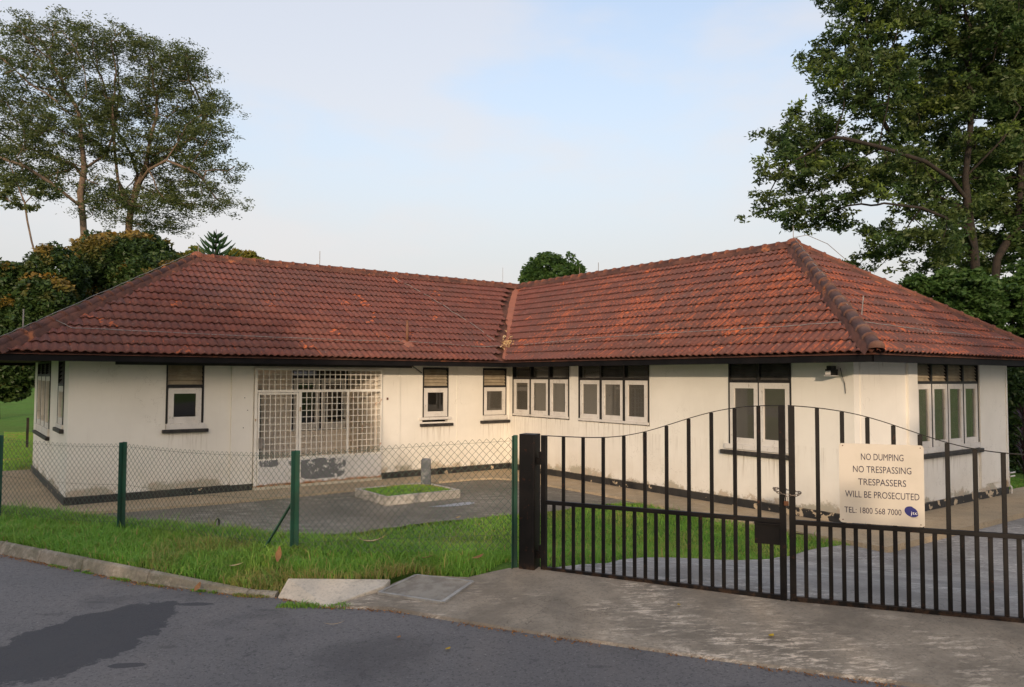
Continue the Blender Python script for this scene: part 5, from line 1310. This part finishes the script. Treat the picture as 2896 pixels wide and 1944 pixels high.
def strap_plant(base, label, n, L, mat, seed, cat='plant'):
    q = random.Random(seed); root = empty('strap_leaf_plant', base); tag(root, label, cat)
    mb = MB()
    for k in range(n):
        a = q.uniform(0, 2*PI); h = q.uniform(.3, 1.9); p = Vector(base)+Zv*h; e = q.uniform(.2, 1.2); l = L*q.uniform(.7, 1.1)
        d = Vector((math.cos(a)*math.cos(e), math.sin(a)*math.cos(e), math.sin(e))); sd = d.cross(Zv).normalized()*.028
        m1 = p+d*l*.5; m2 = p+d*l*.95-Zv*l*.25
        mb.add([p-sd*.4, p+sd*.4, m1+sd, m2, m1-sd], [(0, 1, 2, 4), (4, 2, 3)])
    mb.build('foliage', M[mat], root)
    MB().tube([Vector(base), Vector(base)+Zv*1.9], .03, 6).build('stem', M['bark_dark'], root)
strap_plant(at(PXL(2332, 19.0), 19.0), 'purple strap-leaved plant against the dark shrub right of the bungalow', 90, .55, 'leaf_purple', 3)
# left background: hedge, post, bright bush
b = Bb(2, 42); bush('bright_shrub', b, 'small yellow-green shrub glimpsed far off at the left edge below the eave', [E(-4, 855, 30, 32, 2, 42, b), E(-30, 880, 40, 30, 2, 42, b)], 6000, .2, .1, 'leaf_yellow', seed=33)
b = at(PXL(68, 27.5), 27.5); pf = MB().box((b[0]-.04, b[1]-.04, b[2]), (b[0]+.04, b[1]+.04, b[2]+1.15)).build('field_post', M['bark_dark']); tag(pf, 'thin dark post standing in the lawn left of the bungalow', 'post')
for i, (la, de, h, lb_) in enumerate(((-62, 78, 7, 'far line of dark trees at the left end of the field'), (-30, 82, 8, 'far dark tree belt behind the rounded trees'), (0, 84, 6, 'far dark tree belt hidden behind the bungalow'), (34, 78, 8, 'far dark tree belt behind the right-hand trees'))):
    b = at(la, de); q = random.Random(i)
    bush('tree_belt', b, lb_, [(q.uniform(-14, 14), q.uniform(-2, 2), h*q.uniform(.35, .5), 6, 4, h*q.uniform(.4, .55)) for _ in range(7)], 22000, .7, .4, 'leaf_bush', 'trees', None, seed=50+i, stem=False, shell=.5)

# trees and hedge across the road, behind the viewer; they shade the road and parts of the house
def place(e_, k_, z=.6):      # e_ across the sun's path, k_ metres back towards the sun
    h = Vector((sdir.x, sdir.y, 0)).normalized(); ev = Vector((-h.y, h.x, 0))
    if ev.x < 0: ev = -ev
    p = h*k_+ev*e_; return (p.x, p.y, z)
bush('roadside_tree', place(-8.0, 33), 'big shade tree across the road, at the left behind the viewer', [(0, 0, 6.2, 4.6, 3, 4.0), (-3, 0, 5, 3.5, 3, 3.6), (2, 0, 5, 3.2, 3, 3.4), (0, 0, 2.2, 4.6, 2.5, 2.6)], 30000, .4, .22, 'leaf_bush', 'tree', 'trees across the road behind the viewer', seed=61, shell=.6)
bush('roadside_tree', place(12.3, 33), 'big shade tree across the road, at the right behind the viewer', [(0, 0, 6, 4.0, 3, 4.2), (3, 0, 5, 3.5, 3, 3.8), (-1.3, 0, 4.2, 3.0, 3, 3.2), (0, 0, 2.0, 4.4, 2.5, 2.6)], 30000, .4, .22, 'leaf_bush', 'tree', 'trees across the road behind the viewer', seed=62, shell=.6)
hg = []
for k in range(9): hg.append((-9+2.25*k, 0, 1.7, 1.7, 1.0, 2.5+.3*math.sin(k*2.1)))
bush('roadside_hedge', place(1.5, 31, .55), 'long clipped hedge across the road behind the viewer', hg, 26000, .3, .16, 'leaf_bush', 'hedge', None, seed=63, stem=False, shell=.6, lump=.2)

# ------------------------------------------------------------------ grass
def blades(name, label, n, region, h0, h1, w, lean=.5, seed=1, tall=None, dryf=None, cat='grass', zf=None):
    g = np.random.default_rng(seed); x, y = region(g, n); n = len(x)
    z = (zf or ground)(x, y)-.012
    cl_ = .5+.5*np.sin(x*5.1+np.sin(y*3.7)*2)*np.sin(y*4.3+np.cos(x*2.9)*2)
    h = g.uniform(h0, h1, n)*(.65+.6*cl_)
    if tall is not None: h *= tall(x, y)
    a = g.uniform(0, 2*PI, n); ln = g.uniform(.1, lean, n)*h; fa = g.uniform(0, 2*PI, n)
    ox, oy = np.cos(a)*ln, np.sin(a)*ln; wx, wy = np.cos(fa)*w/2, np.sin(fa)*w/2
    p0 = np.stack([x-wx, y-wy, z], 1); p1 = np.stack([x+wx, y+wy, z], 1)
    p2 = np.stack([x+wx*.8+ox*.35, y+wy*.8+oy*.35, z+h*.55], 1); p3 = np.stack([x-wx*.8+ox*.35, y-wy*.8+oy*.35, z+h*.55], 1); p4 = np.stack([x+ox, y+oy, z+h*(1-.25*lean)], 1)
    P = np.stack([p0, p1, p2, p3, p4], 1).reshape(-1, 3)
    me = bpy.data.meshes.new(name); me.vertices.add(5*n); me.vertices.foreach_set('co', P.ravel().astype(np.float32))
    b_ = np.arange(n)[:, None]*5; li = np.concatenate([b_+np.array([0, 1, 2, 3]), b_+np.array([3, 2, 4])], 1).ravel()
    me.loops.add(7*n); me.loops.foreach_set('vertex_index', li.astype(np.int32))
    me.polygons.add(2*n); ls = (np.arange(n)[:, None]*7+np.array([0, 4])).ravel(); me.polygons.foreach_set('loop_start', ls.astype(np.int32))
    me.materials.append(M['grass']); me.update(calc_edges=True)
    dv = (g.uniform(0, 1, n) > .90)*g.uniform(.3, 1, n)
    pt = sm((np.sin(x*1.7+2+np.sin(y*2.3)*1.3)*np.sin(y*1.9+np.sin(x*3.1))-.45)/.3)*(g.uniform(0, 1, n) > .35)*.8
    dv = np.maximum(dv, pt*(1 if dryf is None else dryf(x, y)))
    at_ = me.attributes.new('tint', 'FLOAT', 'FACE'); at_.data.foreach_set('value', np.repeat(dv, 2).astype(np.float32))
    o = link(bpy.data.objects.new(name, me)); tag(o, label, cat, kind='stuff'); return o
RAMP = rp
def r_verge(g, n):
    s = g.uniform(-1.5, .5, n); t = g.uniform(-4.5, 4.9, n); x, y = xy(s, t)
    k = ~inside(x, y, CROSS) & ~inside(x, y, RAMP) & ~inside(x, y, EDGE+far_edge[::-1])
    # keep behind the kerb
    ex = np.array([p[1] for p in EDGE[::-1]]); ey = np.array([p[0] for p in EDGE[::-1]])
    k &= x > np.interp(y, ex, ey)+.075
    return x[k], y[k]
def r_lawn(g, n):
    s = g.uniform(.3, 9, n); t = g.uniform(-3.2, 8.5, n); x, y = xy(s, t)
    k = ~inside(x, y, COURT) & ~inside(x, y, DRIVE) & ~inside(x, y, APR) & ~inside(x, y, CROSS) & (s < 4.0+1.2*np.maximum(t, 0)) & (x < -.9) & (x > -13.5) & (y < -1.5) & (y > -12.5)
    return x[k], y[k]
blades('verge_grass', 'long rough grass on the verge under the green fence', 70000, r_verge, .055, .145, .009, 1.1, 1, dryf=lambda x, y: .6+.4*sm((st(x, y)[1]-2)/2))
blades('lawn_grass', 'short green lawn behind the gate and fence', 110000, r_lawn, .045, .09, .010, .8, 2, dryf=lambda x, y: .5)
def r_field(g, n):
    lat = g.uniform(-.66, -.60, n); d = 13+22*g.uniform(0, 1, n)**1.6; x = -12.894+lat*d*rt.x-d*rt.y; y = -17.44+lat*d*rt.y+d*rt.x
    k = ~inside(x, y, APR) & ~inside(x, y, COURT); return x[k], y[k]
blades('field_grass', 'open lawn stretching away left of the bungalow', 30000, r_field, .05, .10, .022, .8, 3)
blades('tall_grass_tufts', 'scattered longer grass blades standing above the verge and lawn', 2600, lambda g, n: tuple(np.concatenate(q) for q in zip(r_verge(g, n), r_lawn(g, n//2))), .14, .26, .009, 1.0, 9, dryf=lambda x, y: .9)
def r_bed(g, n): return g.uniform(px0+tk, px1-tk, n), g.uniform(py0+tk, py1-tk, n)
blades('bed_grass', 'tufty grass in the small kerbed bed of the court', 6000, r_bed, .03, .07, .012, .9, 4, zf=lambda x, y: .14+.09*np.sin(PI*(x-px0)/(px1-px0))*np.sin(PI*(y-py0)/(py1-py0)))
def r_side(g, n):
    x = g.uniform(6.2, 9.5, n); y = g.uniform(-9.9, -5.5, n); return x, y
blades('side_grass', 'strip of grass right of the bungalow below the dark shrub', 9000, r_side, .08, .18, .014, .8, 5)
def r_weed(g, n):
    t = g.uniform(0, 1, n); a = np.array((-11.9, -8.05)); b = np.array((-10.45, -10.72)); p = a+(b-a)*t[:, None]; off = g.normal(0, .02, n); cl_ = np.sin(t*37)+np.sin(t*91)*.7 > .1
    x = np.interp(p[:, 1], [q[1] for q in EDGE[::-1]], [q[0] for q in EDGE[::-1]])-.015+off; return x[cl_], p[:, 1][cl_]
blades('kerb_weeds', 'low weeds growing where the kerb meets the road', 2600, r_weed, .015, .045, .008, 1.1, 6, zf=lambda x, y: np.full(np.shape(x), .632), cat='weeds')
def r_weed2(g, n):
    t = g.uniform(0, 1, n)**1.5; a = np.array((-10.46, -10.86)); b = np.array((-10.0, -11.24)); p = a+(b-a)*t[:, None]+g.normal(0, .03, (n, 2)); return p[:, 0], p[:, 1]
blades('ramp_weeds', 'small tuft of weeds at the foot of the pale concrete slab', 500, r_weed2, .03, .07, .009, 1.0, 7, zf=lambda x, y: np.full(np.shape(x), .63), cat='weeds')

# ------------------------------------------------------------------ fallen leaves and husks
def dead(x, y, L, W, mat, ang, label, z=None, curl=.3, cat='fallen leaf', name='fallen_leaf', tilt=0., h=.0):
    z0 = (gz(x, y) if z is None else z)+.012+h; mb = MB(); n = 6; vs = []; d = Vector((math.cos(ang), math.sin(ang), tilt)); s_ = Vector((-math.sin(ang), math.cos(ang), 0))
    for k in range(n+1):
        f = k/n; w = W*math.sin(PI*min(max(f, .04), .97))**.8/2; c = Vector((x, y, z0))+d*L*(f-.5)+Zv*(curl*L*(2*f-1)**2*.4)
        vs += [c-s_*w+Zv*w*curl, c, c+s_*w+Zv*w*curl]
    mb.add(vs, [q for k in range(n) for q in ((3*k, 3*k+1, 3*k+4, 3*k+3), (3*k+1, 3*k+2, 3*k+5, 3*k+4))])
    o = mb.build(name, M[mat], smooth=True); tag(o, label, cat, 'fallen leaves and husks'); return o
dead(-9.17, -9.98, .30, .055, 'straw', -.55, 'large pale curled palm husk lying in the grass right of the fence brace', curl=.5, tilt=.12, h=.10, cat='husk', name='fallen_husk')
dead(-10.17, -9.94, .15, .06, 'deadleaf', 1.1, 'orange leaf upright in the grass just left of the middle fence post', tilt=.8, h=.08)
dead(-10.55, -9.85, .13, .05, 'straw', -.5, 'pale dry leaf in the grass above the kerb, left of the orange leaf', tilt=.2, h=.06)
dead(-8.55, -11.05, .16, .06, 'deadleaf', .2, 'brown leaf in the grass close to the thick gate post', tilt=.1, h=.05)
dead(-8.95, -10.75, .13, .05, 'deadleaf', -.9, 'brown leaf in the grass behind the drain grating', tilt=.3, h=.05)
dead(-11.62, -8.62, .13, .045, 'straw', .1, 'yellow leaf on the road against the kerb at the left', .64)
dead(-10.95, -10.02, .11, .05, 'deadleaf', .9, 'brown leaf leaning on the kerb halfway along it', .66, tilt=.5)
dead(-10.32, -11.62, .17, .012, 'straw', -.35, 'thin straw-coloured twig on the asphalt below the drain', .625, cat='twig', name='fallen_twig')
dead(-9.88, -12.63, .06, .03, 'yleaf', .4, 'yellow leaf on the asphalt nearest the bottom edge', .625)
dead(-7.92, -13.1, .05, .025, 'yleaf', .9, 'small yellow leaf on the concrete in front of the left gate leaf', float(crossz(-7.92, -13.1)))
dead(-7.87, -13.95, .07, .04, 'yleaf', .2, 'yellow-orange leaf on the concrete in front of the right gate leaf', float(crossz(-7.87, -13.95)))
dead(-5.3, -5.62, .16, .07, 'straw', .3, 'pale yellow leaf on the far edge of the lawn by the court', h=.05)
dead(-10.05, -12.2, .05, .03, 'deadleaf', .7, 'small dark red leaf on the asphalt left of centre', .625)

# leaf crumbs and grit gathered where the road meets kerb and concrete
g_ = np.random.default_rng(77); ek = [Vector(p) for p in EDGE[4:15]]; cum = [0]
for a, b in zip(ek, ek[1:]): cum.append(cum[-1]+(b-a).length)
C_ = []
for q in g_.uniform(0, cum[-1], 1500):
    k = max(0, min(len(ek)-2, int(np.searchsorted(cum, q))-1)); p = ek[k].lerp(ek[k+1], (q-cum[k])/(cum[k+1]-cum[k])); o_ = -abs(g_.normal(0, .035))-.012
    if math.sin(q*3.1)+math.sin(q*7.7)*.8 < -.2 and g_.random() < .8: continue
    C_.append((p.x+NV[0]*o_, p.y+NV[1]*o_, .628+g_.uniform(0, .006)))
C_ = np.array(C_); a, b = leafvecs(len(C_), .022, .012, 0, .25)
tag(quads_mesh('road_edge_debris', C_, a, b, M['deadleaf']), 'brown leaf crumbs and grit along the edge of the road', 'debris', kind='stuff')
MB().box((-3.86, -.02-.03, 2.03), (-3.82, -.03, 2.09)).build('wall_switch', M['ridge_grey'], H)
for p in ((-7.42, 2.12), (-7.35, 1.84), (-7.44, 1.45)): MB().box((p[0], -.052, p[1]), (p[0]+.018, -.044, p[1]+.018)).build('screw_hole', M['black'], H)
